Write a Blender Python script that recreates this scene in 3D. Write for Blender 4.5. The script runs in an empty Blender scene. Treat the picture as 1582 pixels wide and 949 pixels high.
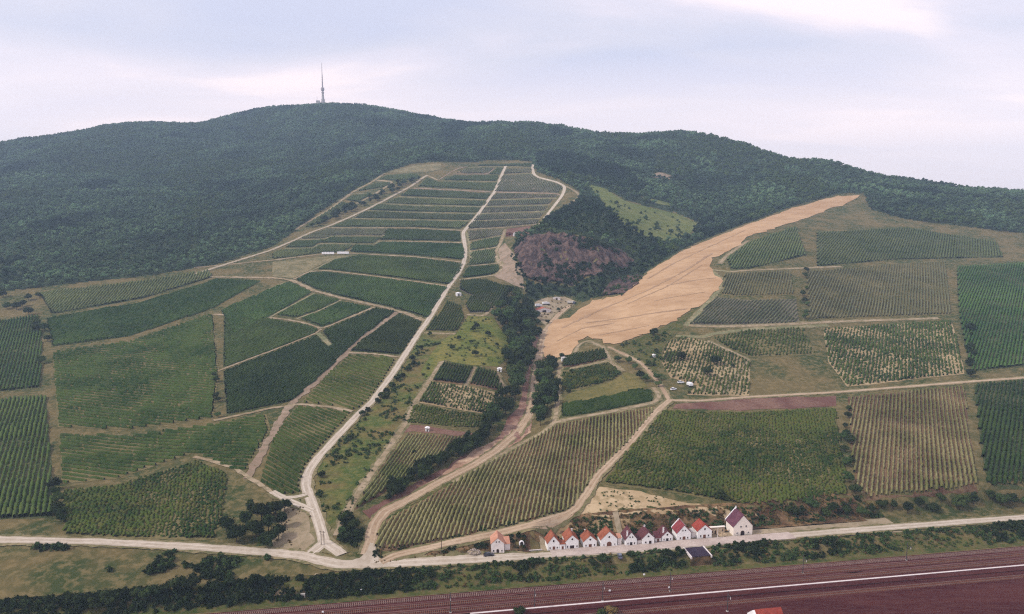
import bpy, bmesh, math, random
import numpy as np
from mathutils import Vector, Matrix
R = math.radians
rng = np.random.default_rng(7)
random.seed(7)
scene = bpy.context.scene
COL = scene.collection

# ------------------------------------------------------------------ camera
HAZE = 0.00017
FPX, PITCH, CAMZ = 1100.0, R(8.0), 136.0
cam_data = bpy.data.cameras.new('camera')
cam = bpy.data.objects.new('camera', cam_data)
COL.objects.link(cam)
cam.location = (0, 0, CAMZ)
cam.rotation_euler = (R(90) - PITCH, 0, 0)
cam_data.sensor_fit = 'HORIZONTAL'
cam_data.sensor_width = 36
cam_data.lens = 36 * FPX / 1582
cam_data.clip_start = 1.0
cam_data.clip_end = 20000
scene.camera = cam

# ------------------------------------------------------------------ sky and sun
SUN_EL, SUN_AZ = 42.0, -112.0          # azimuth from +Y towards +X: low behind the viewer, to the left
world = bpy.data.worlds.new('World')
scene.world = world
world.use_nodes = True
nt = world.node_tree
nt.nodes.clear()
def wn(t, **k):
    n = nt.nodes.new(t)
    for a, b in k.items():
        setattr(n, a, b)
    return n
def wl(a, b):
    nt.links.new(a, b)
sky = wn('ShaderNodeTexSky', sky_type='NISHITA', sun_disc=False)
sky.sun_elevation = R(SUN_EL)
sky.sun_rotation = R(SUN_AZ)
sky.altitude = 200
sky.dust_density = 3.0
bg_sky = wn('ShaderNodeBackground')
bg_sky.inputs['Strength'].default_value = 0.10
wl(sky.outputs[0], bg_sky.inputs['Color'])
tc = wn('ShaderNodeTexCoord')
sep = wn('ShaderNodeSeparateXYZ')
wl(tc.outputs['Generated'], sep.inputs[0])
# clouds lie on a flat ceiling: project the direction on a plane so that they flatten towards the horizon
mx = wn('ShaderNodeMath', operation='MAXIMUM'); mx.inputs[1].default_value = 0.0
wl(sep.outputs['Z'], mx.inputs[0])
ad = wn('ShaderNodeMath', operation='ADD'); ad.inputs[1].default_value = 0.16
wl(mx.outputs[0], ad.inputs[0])
dx = wn('ShaderNodeMath', operation='DIVIDE'); wl(sep.outputs['X'], dx.inputs[0]); wl(ad.outputs[0], dx.inputs[1])
dy = wn('ShaderNodeMath', operation='DIVIDE'); wl(sep.outputs['Y'], dy.inputs[0]); wl(ad.outputs[0], dy.inputs[1])
cmb = wn('ShaderNodeCombineXYZ'); wl(dx.outputs[0], cmb.inputs[0]); wl(dy.outputs[0], cmb.inputs[1])
mp = wn('ShaderNodeMapping'); mp.inputs['Rotation'].default_value = (0, 0, R(-14)); mp.inputs['Scale'].default_value = (0.50, 1.0, 1.0)
mp.inputs['Location'].default_value = (9.1, 6.6, 0.0)
wl(cmb.outputs[0], mp.inputs[0])
nz = wn('ShaderNodeTexNoise'); nz.inputs['Scale'].default_value = 1.05; nz.inputs['Detail'].default_value = 7; nz.inputs['Roughness'].default_value = 0.52
nz.inputs['Distortion'].default_value = 0.35
wl(mp.outputs[0], nz.inputs['Vector'])
rc = wn('ShaderNodeValToRGB')                     # thin grey-lavender sheet -> pale pink breaks
e = rc.color_ramp.elements
e[0].position, e[0].color = 0.38, (0.610, 0.610, 0.750, 1)
e[1].position, e[1].color = 0.62, (1.05, 0.88, 0.88, 1)
m1 = e.new(0.48); m1.color = (0.690, 0.660, 0.755, 1)
m2 = e.new(0.55); m2.color = (0.790, 0.720, 0.800, 1)
wl(nz.outputs[0], rc.inputs[0])
# towards the horizon the cloud sheet thins to a pink-white glow all the way round
hz = wn('ShaderNodeMapRange'); hz.inputs['From Min'].default_value = 0.06; hz.inputs['From Max'].default_value = 0.20
hz.inputs['To Min'].default_value = 0.80; hz.inputs['To Max'].default_value = 0.0
wl(sep.outputs['Z'], hz.inputs['Value'])
mixc = wn('ShaderNodeMix', data_type='RGBA')
wl(hz.outputs[0], mixc.inputs['Factor']); wl(rc.outputs[0], mixc.inputs['A']); mixc.inputs['B'].default_value = (1.42, 1.12, 1.04, 1)
bg_cl = wn('ShaderNodeBackground'); bg_cl.inputs['Strength'].default_value = 1.36
wl(mixc.outputs['Result'], bg_cl.inputs['Color'])
ms = wn('ShaderNodeMixShader'); ms.inputs[0].default_value = 0.90
wl(bg_sky.outputs[0], ms.inputs[1]); wl(bg_cl.outputs[0], ms.inputs[2])
wo = wn('ShaderNodeOutputWorld'); wl(ms.outputs[0], wo.inputs['Surface'])

sd = bpy.data.lights.new('sun', 'SUN')
sd.energy = 3.2
sd.angle = R(4)
sd.color = (1.0, 0.93, 0.84)
sun = bpy.data.objects.new('sun', sd)
COL.objects.link(sun)
sdir = Vector((math.sin(R(SUN_AZ)) * math.cos(R(SUN_EL)), math.cos(R(SUN_AZ)) * math.cos(R(SUN_EL)), math.sin(R(SUN_EL))))
sun.rotation_euler = sdir.to_track_quat('Z', 'Y').to_euler()
sun.location = (0, 0, 600)

vs = scene.view_settings
vs.view_transform = 'Standard'; vs.look = 'None'; vs.exposure = 0.0; vs.gamma = 1.0
vs.use_curve_mapping = False
scene.render.engine = 'CYCLES'
scene.cycles.max_bounces = 5
scene.cycles.diffuse_bounces = 2
scene.cycles.volume_bounces = 0
scene.cycles.use_denoising = False
scene.cycles.filter_width = 1.2
scene.cycles.use_adaptive_sampling = False

# ------------------------------------------------------------------ materials
MATS = {}
def nmat(name):
    m = bpy.data.materials.new(name)
    m.use_nodes = True
    MATS[name] = m
    n = m.node_tree.nodes
    b = n['Principled BSDF']
    b.inputs['Roughness'].default_value = 0.9
    b.inputs['Specular IOR Level'].default_value = 0.04
    return m, m.node_tree, b
def rgba(c):
    return (c[0], c[1], c[2], 1)
def earth(name, c1, c2, c3=None, s1=0.03, s2=0.6, f2=0.45, bump=0.4, stretch=None, rot=0, rough=0.92, objrand=0.0, detail=5, stand=0.0):
    """two-scale mottled surface in metres: patches c1/c2 of size 1/s1, specks c3 of size 1/s2"""
    m, t, b = nmat(name)
    N, L = t.nodes, t.links
    tc = N.new('ShaderNodeTexCoord')
    src = tc.outputs['Object']
    if stretch:
        mp = N.new('ShaderNodeMapping'); mp.inputs['Scale'].default_value = stretch; mp.inputs['Rotation'].default_value = (0, 0, rot)
        L.new(src, mp.inputs[0]); src = mp.outputs[0]
    n1 = N.new('ShaderNodeTexNoise'); n1.inputs['Scale'].default_value = s1; n1.inputs['Detail'].default_value = detail; n1.inputs['Roughness'].default_value = 0.6
    n2 = N.new('ShaderNodeTexNoise'); n2.inputs['Scale'].default_value = s2; n2.inputs['Detail'].default_value = 4; n2.inputs['Roughness'].default_value = 0.65
    L.new(src, n1.inputs['Vector']); L.new(src, n2.inputs['Vector'])
    r1 = N.new('ShaderNodeValToRGB'); r1.color_ramp.elements[0].position = 0.41; r1.color_ramp.elements[1].position = 0.59
    r1.color_ramp.elements[0].color = rgba(c1); r1.color_ramp.elements[1].color = rgba(c2)
    L.new(n1.outputs[0], r1.inputs[0])
    col = r1.outputs[0]
    if c3:
        r2 = N.new('ShaderNodeMapRange'); r2.inputs['From Min'].default_value = 0.46; r2.inputs['From Max'].default_value = 0.62
        r2.inputs['To Max'].default_value = f2
        L.new(n2.outputs[0], r2.inputs[0])
        mxn = N.new('ShaderNodeMix'); mxn.data_type = 'RGBA'
        L.new(r2.outputs[0], mxn.inputs['Factor']); L.new(col, mxn.inputs['A']); mxn.inputs['B'].default_value = rgba(c3)
        col = mxn.outputs['Result']
    if objrand:
        oi = N.new('ShaderNodeObjectInfo')
        mr = N.new('ShaderNodeMapRange'); mr.inputs['To Min'].default_value = 1 - objrand; mr.inputs['To Max'].default_value = 1 + objrand
        L.new(oi.outputs['Random'], mr.inputs[0])
        hs = N.new('ShaderNodeHueSaturation'); L.new(mr.outputs[0], hs.inputs['Value']); L.new(col, hs.inputs['Color'])
        mh = N.new('ShaderNodeMapRange'); mh.inputs['To Min'].default_value = 0.485; mh.inputs['To Max'].default_value = 0.52
        ml = N.new('ShaderNodeMath'); ml.operation = 'FRACT'
        mm = N.new('ShaderNodeMath'); mm.operation = 'MULTIPLY'; mm.inputs[1].default_value = 7.31
        L.new(oi.outputs['Random'], mm.inputs[0]); L.new(mm.outputs[0], ml.inputs[0]); L.new(ml.outputs[0], mh.inputs[0]); L.new(mh.outputs[0], hs.inputs['Hue'])
        col = hs.outputs[0]
    if stand:     # stands of trees differ from one another
        ol = N.new('ShaderNodeObjectInfo'); ns = N.new('ShaderNodeTexNoise'); ns.inputs['Scale'].default_value = 0.011; ns.inputs['Detail'].default_value = 4
        L.new(ol.outputs['Location'], ns.inputs['Vector'])
        mv = N.new('ShaderNodeMapRange'); mv.inputs['From Min'].default_value = 0.34; mv.inputs['From Max'].default_value = 0.66
        mv.inputs['To Min'].default_value = 1 - stand; mv.inputs['To Max'].default_value = 1 + stand
        L.new(ns.outputs[0], mv.inputs[0])
        h2 = N.new('ShaderNodeHueSaturation'); L.new(mv.outputs[0], h2.inputs['Value']); L.new(col, h2.inputs['Color']); col = h2.outputs[0]
    L.new(col, b.inputs['Base Color'])
    b.inputs['Roughness'].default_value = rough
    if bump:
        bp = N.new('ShaderNodeBump'); bp.inputs['Strength'].default_value = bump; bp.inputs['Distance'].default_value = 0.5
        L.new(n2.outputs[0], bp.inputs['Height']); L.new(bp.outputs[0], b.inputs['Normal'])
    return m

earth('grassland', (0.042, 0.056, 0.018), (0.120, 0.095, 0.040), (0.200, 0.150, 0.070), s1=0.035, s2=0.30, f2=0.6)
earth('meadow', (0.100, 0.120, 0.024), (0.175, 0.155, 0.040), (0.044, 0.066, 0.019), s1=0.045, s2=0.28, f2=0.6)
earth('rough_meadow', (0.058, 0.084, 0.020), (0.120, 0.092, 0.036), (0.185, 0.160, 0.050), s1=0.05, s2=0.35, f2=0.5)
earth('straw_grass', (0.120, 0.108, 0.034), (0.170, 0.138, 0.048), (0.064, 0.072, 0.024), s1=0.06, s2=0.35, f2=0.6)
earth('far_meadow', (0.110, 0.132, 0.036), (0.150, 0.158, 0.052), (0.058, 0.080, 0.026), s1=0.03, s2=0.12, f2=0.6)
earth('forest_floor', (0.022, 0.036, 0.016), (0.034, 0.050, 0.022), (0.050, 0.055, 0.026), s1=0.01, s2=0.15)
earth('white_road', (0.387, 0.327, 0.254), (0.456, 0.391, 0.314), (0.284, 0.228, 0.163), s1=0.08, s2=0.45, f2=0.5, bump=0.15)
earth('grey_road', (0.50, 0.46, 0.42), (0.58, 0.53, 0.48), (0.42, 0.38, 0.34), s1=0.05, s2=0.6, f2=0.35, bump=0.1)
earth('beige_path', (0.258, 0.194, 0.119), (0.335, 0.262, 0.176), (0.120, 0.107, 0.050), s1=0.07, s2=0.30, f2=0.65, bump=0.2)
earth('grassy_path', (0.17, 0.165, 0.085), (0.27, 0.23, 0.135), (0.085, 0.105, 0.042), s1=0.05, s2=0.25, f2=0.65, bump=0.2)
earth('dirt_track', (0.327, 0.232, 0.150), (0.396, 0.297, 0.202), (0.215, 0.142, 0.090), s1=0.05, s2=0.5, f2=0.5, bump=0.2)
earth('dirt_bed', (0.30, 0.19, 0.125), (0.48, 0.345, 0.235), (0.15, 0.072, 0.052), s1=0.06, s2=0.25, f2=0.6, bump=0.6)
earth('wash_bed', (0.165, 0.085, 0.065), (0.29, 0.185, 0.135), (0.095, 0.045, 0.040), s1=0.06, s2=0.35, f2=0.6, bump=0.6)
earth('orange_soil', (0.380, 0.240, 0.132), (0.460, 0.308, 0.180), (0.295, 0.180, 0.098), s1=0.035, s2=0.18, f2=0.45, bump=0.6, stretch=(0.45, 1.0, 1), rot=R(-34))
earth('orange_dark', (0.295, 0.190, 0.115), (0.350, 0.235, 0.146), (0.235, 0.146, 0.086), s1=0.05, s2=0.4, f2=0.4, bump=0.3)
earth('tan_field', (0.344, 0.249, 0.142), (0.447, 0.340, 0.211), (0.181, 0.138, 0.060), s1=0.05, s2=0.25, f2=0.6, bump=0.3)
earth('dry_ground', (0.258, 0.202, 0.129), (0.344, 0.275, 0.189), (0.146, 0.129, 0.069), s1=0.05, s2=0.35, f2=0.5)
earth('plough', (0.130, 0.062, 0.048), (0.190, 0.110, 0.080), (0.085, 0.045, 0.036), s1=0.05, s2=0.6, f2=0.5)
earth('shoulder', (0.145, 0.125, 0.062), (0.235, 0.190, 0.105), (0.072, 0.085, 0.030), s1=0.09, s2=0.5, f2=0.65)
earth('rut', (0.456, 0.391, 0.314), (0.516, 0.452, 0.374), (0.361, 0.301, 0.232), s1=0.1, s2=0.6, f2=0.4, bump=0.1)
earth('rut_tan', (0.378, 0.288, 0.194), (0.439, 0.340, 0.237), (0.284, 0.202, 0.133), s1=0.1, s2=0.6, f2=0.4, bump=0.1)
earth('bare_pink', (0.224, 0.159, 0.112), (0.292, 0.219, 0.159), (0.120, 0.103, 0.056), s1=0.03, s2=0.2, f2=0.55)
earth('quarry_rock', (0.050, 0.032, 0.030), (0.135, 0.086, 0.070), (0.020, 0.016, 0.017), s1=0.09, s2=0.16, f2=0.75, bump=1.0, stretch=(1.6, 1.6, 0.30), rough=0.95)
earth('bank_soil', (0.075, 0.040, 0.024), (0.210, 0.130, 0.065), (0.034, 0.036, 0.016), s1=0.10, s2=0.45, f2=0.8, bump=0.8)
earth('bank_tan', (0.284, 0.202, 0.103), (0.361, 0.267, 0.146), (0.138, 0.077, 0.039), s1=0.12, s2=0.5, f2=0.6, bump=0.6)
earth('verge', (0.038, 0.058, 0.014), (0.092, 0.092, 0.028), (0.140, 0.095, 0.048), s1=0.08, s2=0.5, f2=0.6)
earth('ballast', (0.046, 0.009, 0.011), (0.070, 0.019, 0.018), (0.112, 0.048, 0.038), s1=0.05, s2=0.9, f2=0.4, stretch=(0.25, 2.2, 1), rot=R(-9))
earth('ballast_light', (0.105, 0.045, 0.042), (0.150, 0.076, 0.066), (0.060, 0.022, 0.025), s1=0.08, s2=0.9, f2=0.4, stretch=(0.25, 2.2, 1), rot=R(-9))
earth('paving', (0.40, 0.325, 0.285), (0.48, 0.40, 0.35), (0.30, 0.24, 0.21), s1=0.12, s2=1.0, f2=0.5, bump=0.15)
# soils below the vines
earth('soil_green', (0.042, 0.058, 0.022), (0.078, 0.086, 0.035), (0.125, 0.104, 0.052), s1=0.02, s2=0.20, f2=0.5)
earth('soil_brown', (0.066, 0.034, 0.023), (0.150, 0.092, 0.052), (0.230, 0.165, 0.090), s1=0.035, s2=0.35, f2=0.4)
earth('soil_olive', (0.115, 0.100, 0.040), (0.165, 0.135, 0.060), (0.066, 0.066, 0.026), s1=0.03, s2=0.30, f2=0.5)
earth('soil_straw', (0.284, 0.206, 0.112), (0.378, 0.288, 0.168), (0.146, 0.116, 0.052), s1=0.05, s2=0.4, f2=0.6)
earth('soil_grey', (0.105, 0.090, 0.066), (0.170, 0.145, 0.105), (0.070, 0.078, 0.040), s1=0.02, s2=0.25, f2=0.5)
# vine leaves
earth('vine_dark', (0.014, 0.028, 0.006), (0.034, 0.054, 0.011), (0.060, 0.072, 0.018), s1=0.020, s2=0.4, f2=0.55, objrand=0.12)
earth('vine_deep', (0.026, 0.055, 0.012), (0.056, 0.095, 0.021), (0.084, 0.106, 0.030), s1=0.012, s2=0.20, f2=0.5, objrand=0.18)
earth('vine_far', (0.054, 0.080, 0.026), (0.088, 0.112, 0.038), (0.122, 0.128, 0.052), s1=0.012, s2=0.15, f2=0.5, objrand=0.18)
earth('vine_mid', (0.022, 0.041, 0.008), (0.052, 0.074, 0.016), (0.092, 0.092, 0.028), s1=0.03, s2=0.4, f2=0.5, objrand=0.12)
earth('vine_pale', (0.105, 0.112, 0.034), (0.225, 0.208, 0.088), (0.070, 0.082, 0.024), s1=0.035, s2=0.5, f2=0.5, objrand=0.10)
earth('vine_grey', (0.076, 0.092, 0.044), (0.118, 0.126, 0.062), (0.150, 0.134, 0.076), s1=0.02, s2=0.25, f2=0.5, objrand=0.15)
earth('vine_wild', (0.020, 0.036, 0.007), (0.060, 0.076, 0.014), (0.105, 0.084, 0.025), s1=0.035, s2=0.25, f2=0.5, objrand=0.10)
# foliage
earth('leaf_dark', (0.011, 0.020, 0.007), (0.024, 0.036, 0.010), (0.052, 0.064, 0.019), s1=0.25, s2=1.2, f2=0.7, bump=0, objrand=0.40)  # paler specks paint lit crown tops into the leaf colour
earth('leaf_mid', (0.034, 0.060, 0.018), (0.056, 0.084, 0.024), (0.085, 0.110, 0.032), s1=0.25, s2=1.2, f2=0.6, bump=0, objrand=0.30)
earth('leaf_light', (0.060, 0.088, 0.024), (0.092, 0.116, 0.034), (0.130, 0.140, 0.045), s1=0.25, s2=1.2, f2=0.6, bump=0, objrand=0.25)
earth('leaf_forest', (0.036, 0.068, 0.034), (0.064, 0.102, 0.048), (0.098, 0.136, 0.062), s1=0.12, s2=0.7, f2=0.6, bump=0, objrand=0.38, stand=0.6)
earth('leaf_forest_dark', (0.009, 0.020, 0.008), (0.018, 0.032, 0.013), (0.030, 0.046, 0.018), s1=0.12, s2=0.7, f2=0.6, bump=0, objrand=0.45, stand=0.4)
earth('leaf_rust', (0.110, 0.070, 0.026), (0.160, 0.105, 0.038), (0.085, 0.080, 0.028), s1=0.3, s2=1.2, f2=0.6, bump=0, objrand=0.30)
earth('bark', (0.060, 0.042, 0.030), (0.090, 0.066, 0.048), s1=0.5, s2=3, bump=0.3)
# buildings
earth('plaster', (0.80, 0.79, 0.78), (0.84, 0.83, 0.82), (0.68, 0.65, 0.62), s1=0.4, s2=1.5, f2=0.3, bump=0.05, rough=0.85)
earth('plaster_old', (0.72, 0.66, 0.64), (0.78, 0.73, 0.70), (0.55, 0.47, 0.43), s1=0.4, s2=1.3, f2=0.5, bump=0.05, rough=0.85)
earth('plaster_cream', (0.80, 0.72, 0.63), (0.84, 0.76, 0.68), (0.68, 0.58, 0.50), s1=0.4, s2=1.5, f2=0.3, bump=0.05, rough=0.85)
def tiles(name, c1, c2, c3):
    m = earth(name, c1, c2, c3, s1=0.5, s2=2.2, f2=0.5, bump=0.15, rough=0.8)
    t = m.node_tree; N, L = t.nodes, t.links
    w = N.new('ShaderNodeTexWave'); w.wave_type = 'BANDS'; w.bands_direction = 'X'; w.inputs['Scale'].default_value = 1.3; w.inputs['Distortion'].default_value = 0.6
    tc = N.new('ShaderNodeTexCoord'); L.new(tc.outputs['Object'], w.inputs['Vector'])
    bp = N.new('ShaderNodeBump'); bp.inputs['Strength'].default_value = 0.5; bp.inputs['Distance'].default_value = 0.06
    L.new(w.outputs[0], bp.inputs['Height']); L.new(bp.outputs[0], t.nodes['Principled BSDF'].inputs['Normal'])
tiles('tile_orange', (0.245, 0.075, 0.043), (0.33, 0.115, 0.066), (0.15, 0.050, 0.034))
tiles('tile_red', (0.24, 0.042, 0.030), (0.32, 0.066, 0.045), (0.15, 0.032, 0.026))
tiles('tile_faded', (0.44, 0.215, 0.140), (0.52, 0.275, 0.190), (0.33, 0.150, 0.105))
tiles('tile_maroon', (0.095, 0.034, 0.040), (0.140, 0.052, 0.056), (0.060, 0.024, 0.030))
tiles('tile_crimson', (0.19, 0.038, 0.044), (0.26, 0.060, 0.062), (0.12, 0.028, 0.034))
tiles('tile_purple', (0.105, 0.040, 0.060), (0.145, 0.058, 0.078), (0.070, 0.028, 0.046))
earth('wood_brown', (0.130, 0.055, 0.035), (0.180, 0.080, 0.050), s1=1, s2=4, bump=0.1)
earth('wood_dark', (0.030, 0.018, 0.018), (0.050, 0.028, 0.026), s1=1, s2=4, bump=0.1)
earth('concrete', (0.44, 0.41, 0.38), (0.52, 0.49, 0.46), (0.34, 0.31, 0.29), s1=0.3, s2=1.2, f2=0.4, bump=0.1)
earth('platform_pale', (0.60, 0.54, 0.52), (0.68, 0.62, 0.60), (0.46, 0.40, 0.38), s1=0.2, s2=1.0, f2=0.4, bump=0.1)
earth('stone_tan', (0.46, 0.35, 0.23), (0.56, 0.44, 0.30), (0.30, 0.21, 0.13), s1=0.3, s2=0.9, f2=0.5, bump=0.5)
earth('rubble_pale', (0.300, 0.250, 0.210), (0.430, 0.370, 0.320), (0.160, 0.125, 0.105), s1=0.8, s2=2.0, f2=0.6, bump=0.6)
earth('tar_roof', (0.028, 0.018, 0.034), (0.040, 0.027, 0.046), (0.060, 0.045, 0.060), s1=0.3, s2=1.0, f2=0.3, bump=0.1, rough=0.7)
earth('white_paint', (0.80, 0.79, 0.80), (0.84, 0.83, 0.84), s1=0.5, s2=2, bump=0)
earth('rust_red', (0.36, 0.110, 0.080), (0.44, 0.160, 0.115), (0.26, 0.090, 0.070), s1=0.3, s2=1.2, f2=0.5, bump=0.1)
earth('pole_wood', (0.075, 0.050, 0.042), (0.110, 0.078, 0.062), s1=0.5, s2=3, bump=0.1)
earth('mast_steel', (0.052, 0.048, 0.050), (0.075, 0.068, 0.070), s1=0.5, s2=3, bump=0.05, rough=0.6)
earth('tower_concrete', (0.36, 0.34, 0.34), (0.42, 0.40, 0.40), s1=0.05, s2=0.3, bump=0.05)
earth('tower_steel', (0.30, 0.26, 0.28), (0.36, 0.31, 0.32), s1=0.05, s2=0.3, bump=0.05)
earth('rail_steel', (0.16, 0.105, 0.095), (0.22, 0.150, 0.130), s1=0.4, s2=3, bump=0, rough=0.5)
earth('sleeper', (0.200, 0.120, 0.098), (0.290, 0.195, 0.160), (0.110, 0.060, 0.050), s1=0.5, s2=2, f2=0.6, bump=0.1)
m_, t_, b_ = nmat('glass'); b_.inputs['Base Color'].default_value = (0.018, 0.020, 0.026, 1); b_.inputs['Roughness'].default_value = 0.12; b_.inputs['Specular IOR Level'].default_value = 0.5
m_, t_, b_ = nmat('car_navy'); b_.inputs['Base Color'].default_value = (0.012, 0.013, 0.024, 1); b_.inputs['Roughness'].default_value = 0.25; b_.inputs['Specular IOR Level'].default_value = 0.5; b_.inputs['Coat Weight'].default_value = 0.6
m_, t_, b_ = nmat('car_blue_grey'); b_.inputs['Base Color'].default_value = (0.085, 0.100, 0.145, 1); b_.inputs['Roughness'].default_value = 0.3; b_.inputs['Specular IOR Level'].default_value = 0.5; b_.inputs['Coat Weight'].default_value = 0.6
m_, t_, b_ = nmat('car_white'); b_.inputs['Base Color'].default_value = (0.78, 0.79, 0.81, 1); b_.inputs['Roughness'].default_value = 0.35; b_.inputs['Specular IOR Level'].default_value = 0.5
m_, t_, b_ = nmat('rubber'); b_.inputs['Base Color'].default_value = (0.015, 0.015, 0.016, 1)
m_, t_, b_ = nmat('lamp_red'); b_.inputs['Base Color'].default_value = (0.30, 0.02, 0.02, 1); b_.inputs['Roughness'].default_value = 0.3
m_, t_, b_ = nmat('lamp_clear'); b_.inputs['Base Color'].default_value = (0.60, 0.60, 0.58, 1); b_.inputs['Roughness'].default_value = 0.2

# ------------------------------------------------------------------ helpers
def tag(o, label=None, cat=None, group=None, kind=None):
    if label: o['label'] = label
    if cat: o['category'] = cat
    if group: o['group'] = group
    if kind: o['kind'] = kind
    return o
def link(name, me, mat=None, parent=None):
    o = bpy.data.objects.new(name, me)
    COL.objects.link(o)
    if mat is not None and me is not None and len(me.materials) == 0:
        me.materials.append(MATS[mat])
    if parent is not None:
        o.parent = parent
    return o
def empty(name, loc, rz=0):
    o = bpy.data.objects.new(name, None)
    COL.objects.link(o)
    o.location = loc; o.rotation_euler = (0, 0, rz)
    o.empty_display_size = 0.5
    return o
def mesh_np(name, V, Fq, smooth=False):
    """mesh from an (n,3) array and an (m,3|4) face array"""
    me = bpy.data.meshes.new(name)
    V = np.asarray(V, dtype=np.float32); Fq = np.asarray(Fq, dtype=np.int32)
    k = Fq.shape[1]
    me.vertices.add(len(V)); me.vertices.foreach_set('co', V.ravel())
    me.loops.add(Fq.size); me.loops.foreach_set('vertex_index', Fq.ravel())
    me.polygons.add(len(Fq)); me.polygons.foreach_set('loop_start', np.arange(0, Fq.size, k, dtype=np.int32))
    me.update(calc_edges=True)
    me.validate()
    if smooth:
        me.polygons.foreach_set('use_smooth', np.ones(len(Fq), dtype=bool))
    return me
def in_poly(x, y, poly):
    x = np.asarray(x); y = np.asarray(y)
    ins = np.zeros(x.shape, dtype=bool)
    n = len(poly)
    j = n - 1
    for i in range(n):
        xi, yi = poly[i]; xj, yj = poly[j]
        if yi != yj:
            c = ((yi > y) != (yj > y)) & (x < (xj - xi) * (y - yi) / (yj - yi) + xi)
            ins ^= c
        j = i
    return ins
def sstep(a, b, x):
    t = np.clip((x - a) / (b - a), 0, 1)
    return t * t * (3 - 2 * t)

# value noise, two dimensional, smooth
_tab = np.random.default_rng(3).random((256, 256))
def vnoise(x, y):
    xi = np.floor(x).astype(int); yi = np.floor(y).astype(int)
    fx = x - xi; fy = y - yi
    fx = fx * fx * (3 - 2 * fx); fy = fy * fy * (3 - 2 * fy)
    a = _tab[xi & 255, yi & 255]; b = _tab[(xi + 1) & 255, yi & 255]; c = _tab[xi & 255, (yi + 1) & 255]; d = _tab[(xi + 1) & 255, (yi + 1) & 255]
    return (a * (1 - fx) + b * fx) * (1 - fy) + (c * (1 - fx) + d * fx) * fy
def fbm(x, y, o=4):
    s = 0; a = 0.5
    for k in range(o):
        s = s + a * (vnoise(x * 2 ** k + 17.3 * k, y * 2 ** k + 5.1 * k) - 0.5); a *= 0.5
    return s * 2

# ------------------------------------------------------------------ terrain heights
CP, SP = math.cos(PITCH), math.sin(PITCH)
def slope_of(py):
    cy = (474.5 - py) / FPX
    return (-SP + cy * CP) / (CP + cy * SP)
def u_of(px, py):
    cy = (474.5 - py) / FPX
    return ((px - 791) / FPX) / (CP + cy * SP)
# surveyed points: picture position of a spot and its distance north of the viewer (metres)
SURV = [
 # foreground and lower fields
 (200,845,266),(430,850,264),(590,858,264),(700,845,265),(820,815,276),(900,796,286),(1000,795,287),(1120,795,288),(1300,780,296),(1500,770,300),(40,830,270),
 (480,780,297),(480,740,325),(560,635,405),(600,570,480),(660,490,600),(715,400,800),(715,355,940),(780,258,1270),
 (420,700,350),(420,600,450),(420,500,580),(420,430,720),(420,385,850),(420,345,1000),(420,300,1200),(420,250,1500),(420,205,1850),(420,170,2050),
 (500,430,715),(560,340,975),(540,480,615),(520,560,500),(560,400,795),(640,440,690),(640,320,1050),
 (600,285,1150),(680,240,1330),(820,255,1260),(875,290,1100),(840,346,945),(780,360,905),(775,400,785),(770,440,690),(780,490,595),(760,560,490),
 (640,650,390),(550,785,294),(700,600,440),(700,530,530),
 # gully and quarry
 (575,835,272),(620,783,298),(700,727,332),(800,672,384),(825,600,458),(835,540,540),(850,490,620),(850,468,670),(880,470,675),(880,447,705),(880,430,722),(880,368,765),(820,372,770),(820,430,715),
 (940,385,765),(930,425,715),(960,440,700),
 (880,340,835),(900,322,905),(960,350,850),(1010,388,800),(1025,405,740),
 (925,298,1080),(990,345,950),(1060,352,1000),(1000,300,1120),(1110,345,1030),(1080,372,900),
 # bare slope and right-hand hill
 (850,545,532),(890,490,600),(990,430,690),(1080,385,790),(1155,350,900),(940,500,580),(1010,510,545),(1110,435,650),(1150,440,630),(1150,520,520),(1150,600,440),(1030,600,432),(900,600,440),(900,540,512),(870,632,406),
 (590,850,264),(700,790,288),(800,760,304),(900,700,345),(1010,632,400),(920,750,308),(1150,780,297),(1150,640,394),
 # upper forest
 (600,230,1500),(720,220,1520),(850,230,1420),(950,250,1300),(1050,270,1250),(1150,300,1150),(1150,255,1340),(1157,228,1450),
 (950,211,1700),(1050,215,1620),(840,195,1850),(720,192,1960),(600,174,2060),(540,164,2100),(490,160,2110),
 # beyond the photograph's sides
 (1300,720,330),(1300,600,440),(1300,500,560),(1300,430,680),(1300,380,800),(1300,340,950),(1300,300,1120),(1300,262,1320),
 (1450,700,345),(1450,560,480),(1450,430,690),(1450,350,920),(1450,288,1250),
 (1600,700,350),(1600,600,430),(1600,500,560),(1600,420,720),(1600,360,900),(1600,303,1180),(1800,600,430),(1800,450,650),(1800,330,1050),
 (0,700,350),(0,600,450),(0,500,590),(0,430,720),(0,380,860),(0,340,1000),(0,300,1200),(0,260,1450),(0,225,1760),
 (210,720,340),(210,600,450),(210,500,585),(210,420,740),(210,370,890),(210,320,1100),(210,260,1480),(210,192,2000),
 (-200,700,350),(-200,550,510),(-200,400,800),(-200,300,1200),(-200,240,1650),
]
pts = [(u_of(a, b), math.log(Y / 250.0), CAMZ + Y * slope_of(b)) for a, b, Y in SURV]
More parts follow.
